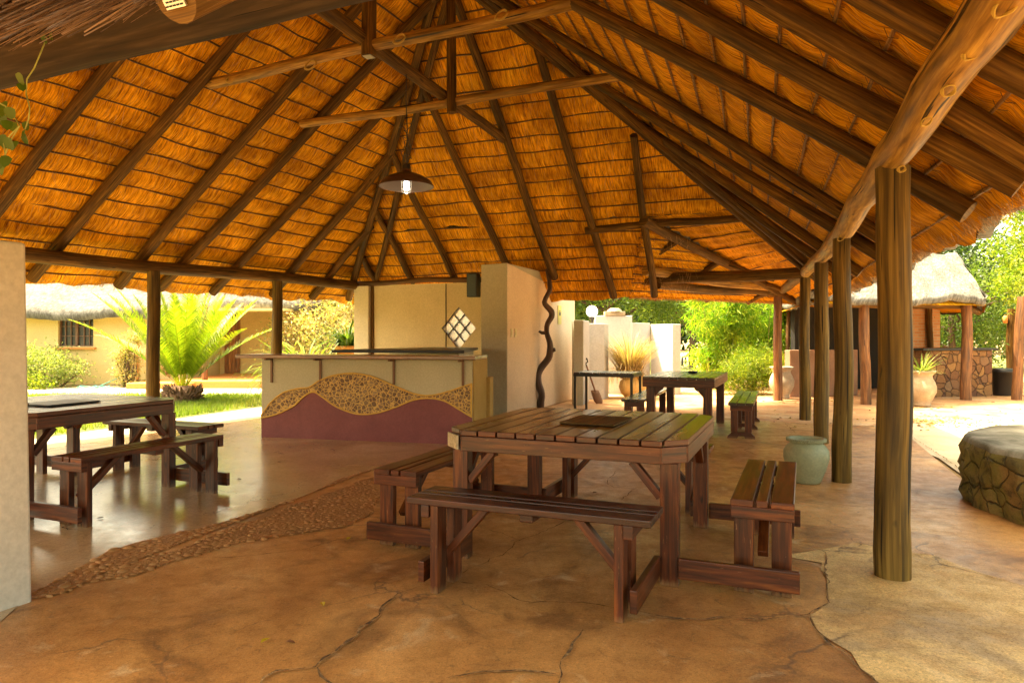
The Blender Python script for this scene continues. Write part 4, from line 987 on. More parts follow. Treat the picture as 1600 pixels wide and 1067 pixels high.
# jar, urns, bin
def pot(name, label, cat, loc, prof, mat, n=40, grp=None):
    t = thing(name, label, cat, (*loc, 0), 0, grp); m = MB(); m.lathe(prof, n); m.build('body', M[mat], t); return t
j = pot('ceramic_jar', 'squat pale green jar with rope patterned rim beside the second log post', 'jar', (2.62, 6.27),
        [(0, 0), (.115, 0), (.125, .02), (.165, .12), (.192, .22), (.190, .28), (.165, .325), (.14, .345), (.137, .355), (.155, .365), (.163, .378), (.157, .392), (.142, .395), (.13, .38), (.125, .34), (.15, .26), (.12, .05), (0, .03)], 'celadon')
m = MB()
for k in range(56):
    a = 2*math.pi*k/56; m.tube([(.160*math.cos(a), .160*math.sin(a), .368), (.163*math.cos(a+.07), .163*math.sin(a+.07), .392)], .0075, 5)
m.build('rope_rim', M['celadon'], j)
UP = [(0, 0), (.15, 0), (.16, .03), (.15, .07), (.19, .14), (.245, .26), (.25, .36), (.22, .45), (.185, .52), (.175, .56), (.20, .60), (.235, .63), (.24, .66), (.22, .66), (.185, .62), (.16, .56), (.19, .45), (.2, .3), (0, .25)]
pot('stone_urn', 'weathered bulbous urn behind the red post, partly hidden', 'urn', (5.65, 14.75), UP, 'urn', grp='weathered concrete urns')
ur = pot('stone_urn', 'weathered urn with spiky aloe behind the nearest log post', 'urn', (7.62, 13.1), UP, 'urn', grp='weathered concrete urns')
def blades(name, mat, parent, c, n, L, w0, spread, up=1., seed=1, droop=.5, seg=4, r0=.05):
    rng = np.random.default_rng(seed); V = []; F = []; UV = []
    for i in range(n):
        a = rng.random()*2*math.pi; l = L*(.6+.5*rng.random()); sp = spread*(rng.random()**.6); r_ = r0*rng.random()
        d = np.array([math.cos(a), math.sin(a)]); side = np.array([-d[1], d[0], 0]); b = len(V); q = [rng.random(), rng.random()]
        x = r_; z = 0; ang = math.pi/2-sp
        for k in range(seg+1):
            wd = w0*(1-(k/seg)**1.6)*.5+.0006
            p = np.array([c[0]+d[0]*x, c[1]+d[1]*x, c[2]+z]); V += [p-side*wd, p+side*wd]
            x += l/seg*math.cos(ang); z += l/seg*math.sin(ang); ang -= droop/seg*(1+rng.random())
            if k: F.append((b+2*k-2, b+2*k-1, b+2*k+1, b+2*k)); UV += [q]*4
    return npmesh(name, np.array(V), np.array(F), np.array(UV), M[mat], parent)
blades('aloe_leaves', 'leaf_pale', ur, (0, 0, .58), 90, .55, .035, 1.25, seed=4, droop=.5)
bn_ = thing('dustbin', 'dark grey dustbin with lid beside the stone counter of the far lapa', 'bin', (10.82, 15.5, 0))
m = MB(); m.lathe([(0, 0), (.19, 0), (.20, .02), (.235, .50), (.25, .50), (.25, .53), (0, .53)], 32); m.build('body', M['black'], bn_)
m = MB(); m.lathe([(.262, .525), (.265, .56), (.20, .585), (0, .60)], 32); m.build('lid', M['black'], bn_)
# shovel
sh = thing('shovel', 'rusty shovel with a dark handle leaning against the white wall', 'shovel', (1.66, 13.35, 0))
pA, pB = Vector((0, 0, .02)), Vector((-.26, .33, .86)); dv = (pB-pA).normalized()
m = MB(); m.tube([pA+dv*.26, pA+dv*.78], .017, 10); m.build('shaft', M['rust'], sh)
m = MB(); s_ = pA+dv*.78; e_ = pB; sd_ = Vector((1, .1, 0)); m.tube([s_, s_+dv*.06, s_+dv*.09-sd_*.05, e_-sd_*.055], .014, 8); m.tube([s_+dv*.06, s_+dv*.09+sd_*.05, e_+sd_*.055], .014, 8); m.tube([e_-sd_*.06, e_+sd_*.06], .016, 8); m.build('handle', M['black'], sh)
m = MB(); ns = dv.cross(sd_).normalized(); 
vs = []
for z_, wd in ((.0, .055), (.06, .085), (.2, .085), (.28, .075)):
    for k in (-1, -.5, 0, .5, 1): vs.append(pA+dv*z_+sd_*wd*k+ns*(.02*k*k))
m.add(vs, [(i*5+k, i*5+k+1, i*5+k+6, i*5+k+5) for i in range(3) for k in range(4)], [[(0, 0)]*4]*12, True); o = m.build('blade', M['rust'], sh)
so_ = o.modifiers.new('thick', 'SOLIDIFY'); so_.thickness = .004

# free standing pier at the left edge
pr = thing('plaster_pier', 'pale grey plastered stub wall at the left edge of the photo', 'wall', (0, 0, 0))
m = MB(); pA = Vector((-2.352, 3.455, 0)); L_p = 1.1; w_p = .4
base = [pA, pA-v_*L_p, pA-v_*L_p-u_*w_p, pA-u_*w_p]; topc = sum(base, Vector())/4
vs = base+[b_+(topc-b_)*.045+Vector((0, 0, 1.755)) for b_ in base]
m.add(vs, [(0, 1, 5, 4)[::-1], (1, 2, 6, 5)[::-1], (2, 3, 7, 6)[::-1], (3, 0, 4, 7)[::-1], (4, 5, 6, 7)[::-1]], [[(0, 0)]*4]*5); m.build('plaster_block', blotch('pier_plaster', [(.3, (.50, .47, .40)), (.7, (.58, .55, .48))], 1.4, .8, .4, 30, .004, extra=[(1.6, .6, .8, (.36, .33, .26), .4)]), pr, .015)
# round stone ring on the right
rg = thing('round_stone_planter', 'round mossy stone wall with grey concrete rim in the sun at the right edge', 'planter', (5.0, 5.0, 0))
def ringm(prof, n, wob):
    m = MB(); vs = []; k = len(prof); rng = random.Random(3)
    ph = [rng.random()*6 for _ in range(8)]
    for i, (r_, z_, q) in enumerate(prof):
        for a_ in range(n):
            a = 2*math.pi*a_/n; rr_ = r_+q*(.5*math.sin(9*a+ph[0]+z_*6)+.35*math.sin(23*a+ph[1]-z_*9)+.3*math.sin(41*a+z_*15+ph[2])); vs.append((rr_*math.cos(a), rr_*math.sin(a), z_+q*.3*math.sin(17*a+ph[3])))
    m.add(vs, [(i*n+a_, i*n+(a_+1) % n, (i+1)*n+(a_+1) % n, (i+1)*n+a_) for i in range(k-1) for a_ in range(n)], [[(0, 0)]*4]*((k-1)*n), True); return m
ringm([(1.50, -.02, .03), (1.52, .08, .04), (1.50, .16, .03), (1.53, .24, .04), (1.51, .32, .03), (1.52, .40, .03), (1.50, .45, .02)], 220, 1).build('stone_wall', M['mossstone'], rg)
ringm([(1.50, .45, .02), (1.49, .485, .015), (1.46, .50, .01), (1.20, .51, .008), (1.02, .50, .01), (1.0, .47, .01), (1.0, .2, .01)], 220, 1).build('rim', M['ringtop'], rg)
m = MB(); m.lathe([(0, .25), (1.01, .25)], 40); m.build('soil_bed', M['soil'], rg)
# fallen leaves on the floor
lv = [('yellow fallen leaf nearest the camera left of the crack', 415, 1003, 0), ('brown curled leaf just right of the nearest yellow leaf', 454, 1006, 1), ('small yellow leaf in the middle of the brown floor', 504, 946, 0), ('small yellow leaf near the left bench feet', 545, 843, 0), ('dry brown leaf on the polished floor in front of the bar bench', 374, 750, 1), ('dark dry leaf on the polished floor beside the bench legs', 157, 811, 1), ('dark dry leaf under the near table', 929, 771, 1), ('brown dry leaf on the polished floor towards the bar', 437, 723, 1)]
for lb, px, py, kd in lv:
    x, y = gp(px, py); m = MB(); a = random.random()*6; L0 = .028 if kd == 0 else .022
    P_ = [(-L0, 0, .003), (-L0*.3, L0*.45, .010), (L0*.5, L0*.35, .008), (L0*1.1, 0, .004), (L0*.4, -L0*.4, .011), (-L0*.4, -L0*.4, .007), (0, 0, .003)]
    m.add(P_, [(0, 1, 6), (1, 2, 6), (2, 3, 6), (3, 4, 6), (4, 5, 6), (5, 0, 6)], [[(.1+.9*kd, .5)]*3]*6); o = m.build('fallen_leaf', M['litter'], None); o.location = (x, y, .006); o.rotation_euler = (0, 0, a); tag(o, lb, 'leaf', 'fallen leaves on the floor')

# ================================================================== GARDEN
def leaves(name, mat, parent, blobs, n, L, Wd, seed=0, clump=.0, nclump=0, down=0., shell=.55, fold=.25):
    """n leaves spread in ellipsoids; clumps leave uneven outline and gaps"""
    rng = np.random.default_rng(seed); B = np.array(blobs, float); vol = (B[:, 3]*B[:, 4]*B[:, 5]); vol /= vol.sum()
    def samp(k):
        idx = rng.choice(len(B), k, p=vol); v = rng.normal(size=(k, 3)); v /= np.linalg.norm(v, axis=1)[:, None]
        r = (shell+(1-shell)*rng.random(k))**.8*(rng.random(k)**.25)
        return B[idx, :3]+v*r[:, None]*B[idx, 3:6]
    if nclump:
        C = samp(nclump); tone = rng.random(nclump); ci = rng.integers(0, nclump, n); c = C[ci]+rng.normal(size=(n, 3))*clump; tn = tone[ci]
    else: c = samp(n); tn = rng.random(n)
    d = rng.normal(size=(n, 3)); d[:, 2] -= down; d /= np.linalg.norm(d, axis=1)[:, None]
    o = rng.normal(size=(n, 3)); s = np.cross(d, o); s /= np.linalg.norm(s, axis=1)[:, None]; up = np.cross(s, d)
    l = (L*(.6+.7*rng.random(n)))[:, None]; w_ = (Wd*(.7+.5*rng.random(n)))[:, None]
    V = np.empty((n, 4, 3)); V[:, 0] = c; V[:, 1] = c+d*l*.45+s*w_*.5-up*w_*fold; V[:, 2] = c+d*l; V[:, 3] = c+d*l*.45-s*w_*.5-up*w_*fold
    uvx = np.clip(.15+.5*tn+.35*rng.random(n), 0, 1); UV = np.repeat(np.stack([uvx, rng.random(n)], 1), 4, 0)
    return npmesh(name, V.reshape(-1, 3), np.arange(n*4).reshape(n, 4), UV, M[mat], parent)
def tree(name, label, loc, h, blobs, mat, n, L, Wd, group=None, r=.14, seed=0, limbs=7, nclump=160, clump=.3, down=.2, lean=(0, 0), cat='tree'):
    t = thing(name, label, cat, (*loc, 0), 0, group); rnd = random.Random(seed); m = MB()
    top = Vector((lean[0], lean[1], h)); pts = [Vector((0, 0, -.1)).lerp(top, k/6)+Vector((rnd.uniform(-1, 1), rnd.uniform(-1, 1), 0))*.06*h*.3 for k in range(7)]
    m.tube(pts, [r*(1-.6*k/6) for k in range(7)], 9)
    for k in range(limbs):
        b_ = blobs[k % len(blobs)]; s_ = pts[rnd.randint(2, 5)]; e_ = Vector(b_[:3])+Vector((rnd.uniform(-.6, .6)*b_[3], rnd.uniform(-.6, .6)*b_[4], rnd.uniform(-.2, .5)*b_[5]))
        mid = s_.lerp(e_, .5)+Vector((rnd.uniform(-.2, .2), rnd.uniform(-.2, .2), rnd.uniform(-.1, .25))); m.tube([s_, mid, e_], [r*.45, r*.28, r*.1], 6)
    m.build('trunk', M['trunk'], t)
    leaves('crown', mat, t, blobs, n, L, Wd, seed, clump, nclump, down); return t
def bush(name, label, loc, blobs, mat, n, L, Wd, group=None, seed=0, nclump=60, clump=.12, down=0., cat='shrub', stems=8):
    t = thing(name, label, cat, (*loc, 0), 0, group); rnd = random.Random(seed); m = MB()
    for k in range(stems):
        b_ = blobs[k % len(blobs)]; e_ = Vector(b_[:3])+Vector((rnd.uniform(-.6, .6)*b_[3], rnd.uniform(-.6, .6)*b_[4], rnd.uniform(0, .6)*b_[5]))
        s_ = Vector((e_.x*.3, e_.y*.3, -.05)); m.tube([s_, s_.lerp(e_, .5)+Vector((rnd.uniform(-.1, .1), 0, .05)), e_], [.03, .02, .008], 5)
    m.build('stems', M['trunk'], t)
    leaves('foliage', mat, t, blobs, n, L, Wd, seed, clump, nclump, down); return t

# ---- cottage on the left
ctg = thing('thatched_cottage', 'cream yellow cottage with a white weathered thatch roof behind the cycad', 'cottage', (0, 0, 0))
cy0 = 19.0
def cbox(name, x0, x1, y0, y1, z0, z1, mat, bev=.01, par=ctg):
    m = MB(); m.box(((x0+x1)/2, (y0+y1)/2, (z0+z1)/2), (x1-x0, y1-y0, z1-z0)); return m.build(name, M[mat], par, bev)
m = MB()
for (x0, x1, z0, z1) in ((-30, -12.25, 0, 2.1), (-11.3, -8.9, 0, 2.1), (-12.25, -11.3, 0, 1.02), (-12.25, -11.3, 1.84, 2.1)):
    m.box(((x0+x1)/2, cy0+.15, (z0+z1)/2), (x1-x0, .3, z1-z0))
m.box((-9.0, cy0+1.4, 1.1), (.2, 2.2, 2.2)); m.box((-8.0, cy0+2.55, 1.1), (2.2, .2, 2.2))
for (x0, x1, z0, z1) in ((-8.0, -8.62+.0, 0, 2.2), (-7.98, -6.6, 0, 2.2)): pass
m.box((-6.5, cy0+2.1, 1.1), (1.2, .2, 2.2)); m.box((-5.9, cy0+4.5, 1.1), (.2, 4., 2.2))
m.build('wall', M['cottage'], ctg)
wf = MB(); wx, wz, ww, wh = -11.775, 1.43, .95, .82; fy = cy0+.10
for x in (-ww/2, -.02, ww/2): wf.box((wx+x, fy, wz), (.06, .07, wh))
for z in (-wh/2, wh/2): wf.box((wx, fy, wz+z), (ww+.06, .07, .06))
for x in (-.33, -.18, .17, .32): wf.box((wx+x, fy, wz), (.02, .03, wh))
for z in (-.13, .13): wf.box((wx, fy, wz+z), (ww, .03, .02))
wfo = wf.build('window', M['frame_brown'], ctg)
m = MB(); m.box((wx, fy+.03, wz), (ww, .01, wh)); m.build('pane', M['glass_dark'], wfo)
m = MB(); m.box((wx, cy0-.04, wz-wh/2-.05), (ww+.16, .12, .05)); m.build('sill', M['orange'], wfo)
dr = MB(); dr.box((-8.50, cy0+2.40, 1.06), (.46, .05, 1.80), grain=2)
for k in range(4): dr.box((-8.66+k*.107, cy0+2.365, 1.06), (.09, .02, 1.74), grain=2)
dr.build('door', M['door'], ctg)
cbox('verandah_slab', -8.6, -6.35, 17.75, cy0+2.4, -.02, .17, 'orange', .02); cbox('verandah_step', -9.6, -8.0, 17.5, 18.9, -.02, .13, 'orange', .02)
m = MB(); m.pole((-7.9, 18.1, .15), (-7.9, 18.1, 2.1), .075, n=14); m.build('verandah_post', M['post_red'], ctg)
m = MB(); m.tube([(-8.8, cy0-.03, 0), (-8.8, cy0-.03, 1.2)], .02, 6); m.build('downpipe', M['orange'], ctg); m = MB(); m.tube([(-10.1, cy0-.03, 0), (-10.1, cy0-.03, 1.3)], .03, 6); m.build('downpipe', M['orange'], ctg)
# roof : thick thatch with a wavy eave
def roofsurf(ex, name='roof', par=ctg, mat='thatch_out', top=4.6, depth=4.5, x0=-34, x1=-5.2, sgn=1, yE=None):
    nx = int((x1-x0)/.2); rows = [(.0, -.22, .0), (-.06, -.16, .0), (-.08, -.04, .0), (.05, .09, 0)]+[(.05+depth*k/12, .09+(top-2.)*k/12, 1) for k in range(1, 13)]
    V = []; Q = []
    for (dy, dz, _) in rows:
        for i in range(nx+1):
            x = x0+(x1-x0)*i/nx; ye, ze = ex(x); V.append((x, ye+dy, ze+dz+.015*hash_n(x*3, dy*2))); Q.append((x, dy+dz))
    n = len(rows); F = np.array([(i*(nx+1)+j, i*(nx+1)+j+1, (i+1)*(nx+1)+j+1, (i+1)*(nx+1)+j) for i in range(n-1) for j in range(nx)])
    return npmesh(name, np.array(V), F, np.array(Q)[F.ravel()], M[mat], par, True)
def ex(x):
    base = 1.86+.08*math.sin(x*.9+1)+.05*math.sin(x*2.3)
    ins = max(0, min(1, (x+9.4)/1.0)); return cy0-.55+ins*.9, base+.14*ins+max(0, min(.18, (x+13)*.07))
M['thatch_far'] = thatchmat('cottage_thatch', [(.36, (.035, .033, .030)), (.47, (.10, .097, .09)), (.6, (.20, .195, .185))], su=45, sv=7, bmp=1., tint=((.7,)*3, (1.1,)*3))
roofsurf(ex, mat='thatch_far')
m = MB(); m.box((-18, cy0+.0, 2.0), (24, .9, .06)); m.build('soffit', M['cottage'], ctg)

# ---- cycad
cyc = thing('cycad', 'large cycad with bright arching fronds on the lawn in front of the cottage', 'cycad', (-6.55, 14.0, 0))
m = MB(); m.lathe([(.30, -.03), (.33, .08), (.30, .2), (.2, .3), (0, .34)], 24, wob=.08); 
for k in range(150):
    a = random.random()*6.28; z = random.uniform(0, .26); r_ = .33-.25*max(0, z-.1); p = Vector((r_*math.cos(a), r_*math.sin(a), z)); m.tube([p*.9, p*1.22+Vector((0, 0, .04))], [.03, .008], 5)
m.build('trunk', M['scales'], cyc)
def frond(a, el, L, dry=False, seed=0, bend=.5):
    rng = np.random.default_rng(seed); d = Vector((math.cos(a), math.sin(a), 0)); P = []; x, z, an = .08, .28, el; n = 26
    for k in range(n+1):
        P.append(d*x+Vector((0, 0, z))); x += L/n*math.cos(an); z += L/n*math.sin(an); an -= bend/n*(1+k/n)
    V = []; F = []; UV = []; side = Vector((-d.y, d.x, 0))
    for k in range(n):         # midrib
        b_ = len(V); t = (P[k+1]-P[k]).normalized(); w_ = .012*(1-k/n)+.002
        V += [P[k]-side*w_, P[k]+side*w_, P[k+1]+side*w_, P[k+1]-side*w_]; F.append((b_, b_+1, b_+2, b_+3)); UV += [(.75, 0)]*4
    m_ = 62
    for k in range(m_):
        f_ = .14+.86*k/m_; q = f_*n; i = min(n-1, int(q)); p = P[i].lerp(P[i+1], q-i); t = (P[i+1]-P[i]).normalized(); upv = side.cross(t)*-1
        ll = .30*math.sin(math.pi*min(1, (.12+.9*f_)))**.7*(1-.35*f_)+.03
        for sg_ in (-1, 1):
            dr_ = (side*sg_*.80+t*.62+upv*(.28+rng.normal()*.08)+Vector((rng.normal(), rng.normal(), rng.normal()))*.05).normalized(); w_ = t*.015
            b_ = len(V); e_ = p+dr_*ll; V += [p-w_, p+w_, p+dr_*ll*.6+w_*.9, e_]; F.append((b_, b_+1, b_+2, b_+3)); uvx = min(1, max(0, .15+.55*f_*rng.random()+.3*rng.random())); UV += [(uvx, 0)]*4
    npmesh('frond', np.array([v[:] for v in V]), np.array(F), np.array(UV), M['frond_dry' if dry else 'frond'], cyc)
kf = 0
for ring, (cnt, el, L) in enumerate(((8, 1.42, 2.0), (9, 1.22, 2.25), (10, .98, 2.35), (6, .80, 2.2))):
    for i in range(cnt):
        a = 2*math.pi*(i+.5*ring)/cnt+random.uniform(-.12, .12); kf += 1
        frond(a, el+random.uniform(-.07, .07), L*random.uniform(.92, 1.06), False, kf, .12+.06*ring)
frond(2.85, .70, 2.2, True, 91, .35); frond(3.05, .78, 2.1, True, 92, .4)

# ---- shrubs in front of the cottage
G1_ = 'shrubs along the cottage wall'
bush('flower_shrub', 'round green shrub below the cottage window', (-12.0, 18.1), [(0, 0, .55, .9, .6, .5), (.5, .1, .35, .7, .5, .35), (-.5, 0, .85, .5, .4, .3)], 'leaf_pale', 4200, .075, .035, G1_, 11, 70, .14)
bush('flower_shrub', 'loose leafy shrub at the far left of the cottage wall beside the plaster pier', (-14.0, 17.9), [(0, 0, .5, .9, .6, .5), (-.9, 0, .7, .7, .6, .6)], 'leaf_pale', 3000, .09, .05, G1_, 12, 60, .14)
bush('flower_shrub', 'slim upright shrub right of the window shrub near the cycad', (-9.95, 18.2), [(0, 0, .55, .38, .3, .6), (.1, 0, 1.1, .2, .2, .3)], 'leaf_olive', 2200, .08, .035, G1_, 13, 45, .10)
bush('ground_cover', 'low bright green ground cover plant at the foot of the cottage wall', (-13.0, 17.55), [(0, 0, .12, 1.9, .35, .2)], 'leaf_bright', 3500, .08, .05, G1_, 14, 60, .12, stems=3)
# hosepipe
m = MB(); m.tube([(-10.75+.35*math.cos(a*.5)*(1-.02*a)+.03*a, 17.6+.2*math.sin(a*.5), .01+.02*(a % 3)) for a in range(24)], .012, 6); m.tube([(-10.4, 17.7, .03), (-10.1, 18.2, .25), (-10.05, 18.8, .5)], .010, 6)
tag(m.build('hosepipe', plain('teal_hose', (.05, .28, .26), .4), None), 'teal garden hose lying coiled below the cottage wall', 'hose')
# ---- mass of olive and pink foliage behind the second post, plants by the rear pier
bush('olive_shrub', 'large olive shrub with pale pinkish leaves behind the bar', (-4.7, 19.2), [(0, 0, 1.3, 1.9, 1.1, 1.2), (-1.2, 0, 1.1, 1.0, .9, 1.0), (1.5, .3, 1.5, 1.3, 1., 1.3), (.3, .3, 2.3, 1.7, .9, .6)], 'leaf_olive', 16000, .10, .05, None, 21, 260, .16, stems=16)
bush('dark_shrub', 'dark green shrub filling the corner beside the rear pier above the clay pot', (-2.7, 19.5), [(0, 0, 1.7, 1.2, 1., 1.4), (.6, 0, 2.6, .9, .9, .8)], 'leaf', 9000, .10, .05, None, 22, 150, .15, stems=10)
st = thing('strap_leaf_plant', 'bright yellow green strap leaved plant behind the bar counter', 'plant', (-4.35, 14.9, .0)); blades('leaves', 'leaf_bright', st, (0, 0, .35), 320, 1.5, .05, 1.15, seed=5, droop=1.3, r0=.55)
cp_ = thing('clay_planter', 'orange clay planter beside the rear pier', 'planter', (-3.38, 14.55, 0)); m = MB(); m.lathe([(0, .55), (.20, .55), (.24, 1.02), (.27, 1.02), (.27, 1.10), (.24, 1.10), (.22, 1.04), (0, 1.04)], 28); m.lathe([(0, 0), (.24, 0), (.24, .55), (0, .55)], 28); m.build('pot', M['orange'], cp_)
blades('leaves', 'leaf', cp_, (0, 0, 1.02), 170, .95, .05, .95, seed=6, droop=1.3, r0=.16)
# ---- lawn blades
def grasspatch(poly, n, mat='grass', name='lawn_grass', h=.06, seed=0):
    rng = random.Random(seed); xs = [p[0] for p in poly]; ys = [p[1] for p in poly]; V = np.empty((n*4, 3)); UV = np.empty((n*4, 2)); i = 0
    while i < n:
        x, y = rng.uniform(min(xs), max(xs)), rng.uniform(min(ys), max(ys))
        if not inpoly((x, y), poly): continue
        dens_ = .5+.5*hash_n(x*.7, y*.6, 2)
        if rng.random() > .45+dens_*.5: continue
        a = rng.random()*6.28; hh = h*(.5+rng.random()); w_ = .006; q = min(1, max(0, .45-.35*dens_+.5*rng.random()))
        lx, ly = math.cos(a)*hh*.5, math.sin(a)*hh*.5; sx, sy = -math.sin(a)*w_, math.cos(a)*w_
        V[i*4:i*4+4] = [(x-sx, y-sy, -.02), (x+sx, y+sy, -.02), (x+lx+sx*.3, y+ly+sy*.3, hh), (x+lx-sx*.3, y+ly-sy*.3, hh)]; UV[i*4:i*4+4] = (q, 0); i += 1
    kind(npmesh(name, V, np.arange(n*4).reshape(n, 4), UV, M[mat]), 'stuff')
grasspatch([(-11, 9.0), (-6.15, 9.3), (-4.85, 13.0), (-3.4, 15.6), (-13, 15.6)], 42000, h=.055, seed=1)
grasspatch([(2.6, 23.5), (20, 24), (20, 34), (0, 34)], 16000, h=.10, seed=2)

# ---- white stepped garden wall, lamp, dry grass planter
gw = thing('white_garden_wall', 'white plastered stepped garden wall beyond the side wall', 'garden wall', (0, 0, 0))
def wseg(pts, zt, th=.22, name='wall_panel', mat='white_wall', z0=-.03):
    m = MB()
    hw(m, pts, z0, [zt]*len(pts), th); return m.build(name, M[mat], gw, .012)
def GX(px, d): return ((px-800)/F_*d, d)
wseg([GX(896, 13.3), GX(911.5, 13.3)], 1.60, .35, 'pier', 'plaster_grey_shade'); wseg([GX(911.8, 13.36), GX(921, 14.2)], 1.60, .08)  # pier's shaded face painted grey, the strip beside it stays white
wseg([GX(917, 14.5), GX(944, 14.55)], 1.56, .5); wseg([GX(944.3, 14.56), GX(951, 15.2)], 1.558, .1); wseg([GX(930, 15.9), GX(988, 15.9)], 1.76, .25)
wseg([GX(988, 15.88), GX(1016, 16.5)], 1.60, .2); wseg([GX(1016.3, 16.5), GX(1051, 15.7)], 1.57, .22)
m = MB(); cx_, cy_ = GX(960, 15.98)
m.box((cx_, cy_, 1.81), (.46, .24, .09)); m.lathe([(.17, 1.85), (.15, 1.89), (.09, 1.93), (0, 1.935)], 20, (cx_, cy_, 0), wob=.08); m.build('cap', M['urn'], gw, .01)
gl = thing('globe_lamp', 'white round globe lamp on a dark stem above the white wall', 'lamp', (*GX(925, 15.2), 0))
m = MB(); m.lathe([(.125*math.sin(k*math.pi/14), 1.83-.125*math.cos(k*math.pi/14)) for k in range(15)], 28); m.build('globe', M['globe'], gl)
m = MB(); m.lathe([(.03, 0), (.03, 1.64), (.06, 1.66), (.06, 1.72)], 14); m.build('stem', M['black_metal'], gl)
dp = pot('dry_grass_planter', 'rounded yellow clay planter full of tall dry grass before the white wall', 'planter', GX(990, 14.9), [(0, 0), (.18, 0), (.27, .10), (.31, .22), (.29, .34), (.21, .41), (.20, .46), (.23, .48), (.19, .48), (.16, .4), (0, .38)], 'yellow_pot')
blades('dry_grass', 'drygrass', dp, (-.08, 0, .4), 620, 1.15, .014, .42, seed=8, droop=.7, r0=.24, seg=6)
blades('dead_leaves', 'drygrass', dp, (-.15, 0, .45), 200, .7, .02, 1.2, seed=9, droop=1.7, r0=.2, seg=6)
# bollard lights
for px, py, lb in ((1066, 571.5, 'nearest of the three black bollard lights on the far lawn'), (1071.2, 568, 'middle one of the three black bollard lights on the far lawn'), (1077, 565.5, 'farthest of the three black bollard lights on the far lawn')):
    d = F_*H_/(py-Y0_); b_ = thing('bollard_light', lb, 'bollard', ((px-800)/F_*d, d, 0), 0, 'black bollard lights on the far lawn'); m = MB(); m.lathe([(.055, 0), (.055, .44), (0, .44)], 14); m.build('post', M['black_metal'], b_); m = MB(); m.lathe([(.06, .44), (.062, .53), (0, .54)], 14); m.build('lamp_head', M['globe'], b_)

# ---- bamboo and trees behind
def bamboo(label, x, y, h, r, n, seed, mat='leaf_bamboo'):
    t = thing('bamboo_clump', label, 'bamboo', (x, y, 0), 0, 'bamboo clumps behind the garden table'); rnd = random.Random(seed); m = MB(); bl = []
    for k in range(14):
        a = rnd.random()*6.28; q = r*.35*rnd.random(); e = r*rnd.uniform(.5, 1.1); hh = h*rnd.uniform(.65, 1.05)
        P_ = [Vector((math.cos(a)*(q+(e-q)*t_**2), math.sin(a)*(q+(e-q)*t_**2), hh*(t_-.12*t_**3))) for t_ in (0, .25, .5, .75, 1)]
        m.tube(P_, [.018, .016, .013, .009, .004], 6); bl += [(P_[j].x, P_[j].y, P_[j].z, r*.32, r*.32, h*.14) for j in (1, 2, 3, 4)]
    m.build('canes', M['rachis'], t); leaves('foliage', mat, t, bl, n, .20, .034, seed, .12, 190, .9, .2); return t
bamboo('bright bamboo clump right of the white wall behind the garden table', 5.05, 17.6, 3.2, 1.1, 12000, 31)
bamboo('tall bamboo clump left of the red post', 6.6, 18.4, 3.6, 1.2, 12000, 32)
bush('yellow_shrub', 'low yellow green feathery shrub between the garden table and the urn', (5.3, 15.75), [(0, 0, .45, .75, .45, .45), (.4, .1, .7, .5, .4, .4), (-.4, 0, .3, .5, .4, .3)], 'leaf_bright', 8000, .11, .016, None, 33, 110, .13, .3)
bamboo('dark bamboo clump behind the stone urn and red post', 7.7, 20.6, 3.4, 1.2, 10000, 34, 'leaf')
GT = 'garden trees beyond the lawn'
tree('garden_tree', 'slim tree with pale foliage beyond the bollards', (7.2, 28), 4.2, [(0, 0, 3.6, 1.8, 1.6, 1.0), (-1.2, 0, 3.0, 1.3, 1.2, .8)], 'leaf_bright', 9000, .16, .08, GT, .14, 41)
tree('garden_tree', 'leafy tree rising above the white garden wall', (2.9, 22.0), 3.2, [(0, 0, 3.0, 2.0, 1.2, 1.3), (1.8, .5, 2.6, 1.4, 1., 1.), (-1.8, 0, 2.8, 1.4, 1.1, 1.1)], 'leaf', 15000, .12, .06, GT, .13, 42, nclump=240, clump=.22)
tree('garden_tree', 'broad dark tree far behind the white wall', (-1.5, 30), 4.5, [(0, 0, 3.2, 4.5, 2, 2.2), (4.5, 0, 3.0, 3.2, 2, 2.)], 'leaf_dark', 14000, .26, .14, GT, .22, 43, nclump=200, clump=.5)
tree('garden_tree', 'green tree far behind the bollards', (11.5, 36), 4.5, [(0, 0, 3.4, 4., 2, 2.2), (-3.2, 0, 3.8, 2.5, 2, 1.6), (3.5, 1, 3.5, 3, 2, 2.2)], 'leaf', 16000, .28, .15, GT, .2, 44, nclump=200, clump=.5)
tree('garden_tree', 'dense tree directly behind the far lapa', (15.0, 27), 4.5, [(0, 0, 3.0, 3.5, 2, 3.0), (3.5, 0, 3.4, 3, 2, 3.), (-3.5, .5, 3.0, 3, 2, 2.6)], 'leaf_dark', 22000, .20, .10, GT, .2, 45, nclump=300, clump=.4)
tree('garden_tree', 'bright spreading tree at the top right beside the roof of the far lapa', (12.4, 15.4), 3.6, [(.6, .4, 3.3, 2.3, 1.6, 1.25), (-.95, -.3, 2.55, 1.25, 1., .85), (1.6, .2, 2.5, 1.5, 1.2, 1.), (.2, 0, 4.4, 2., 1.5, .9)], 'leaf_bright', 30000, .11, .055, GT, .15, 46, 12, nclump=420, clump=.17)
tree('garden_tree', 'darker leafy tree behind the stone counter', (12.2, 19.5), 3., [(0, 0, 1.9, 2.2, 1.2, 1.7), (2.4, 0, 2.2, 1.8, 1.2, 1.9), (-1.9, .6, 1.7, 1.1, .9, 1.3)], 'leaf', 17000, .10, .05, GT, .12, 47, 14, nclump=240, clump=.2)
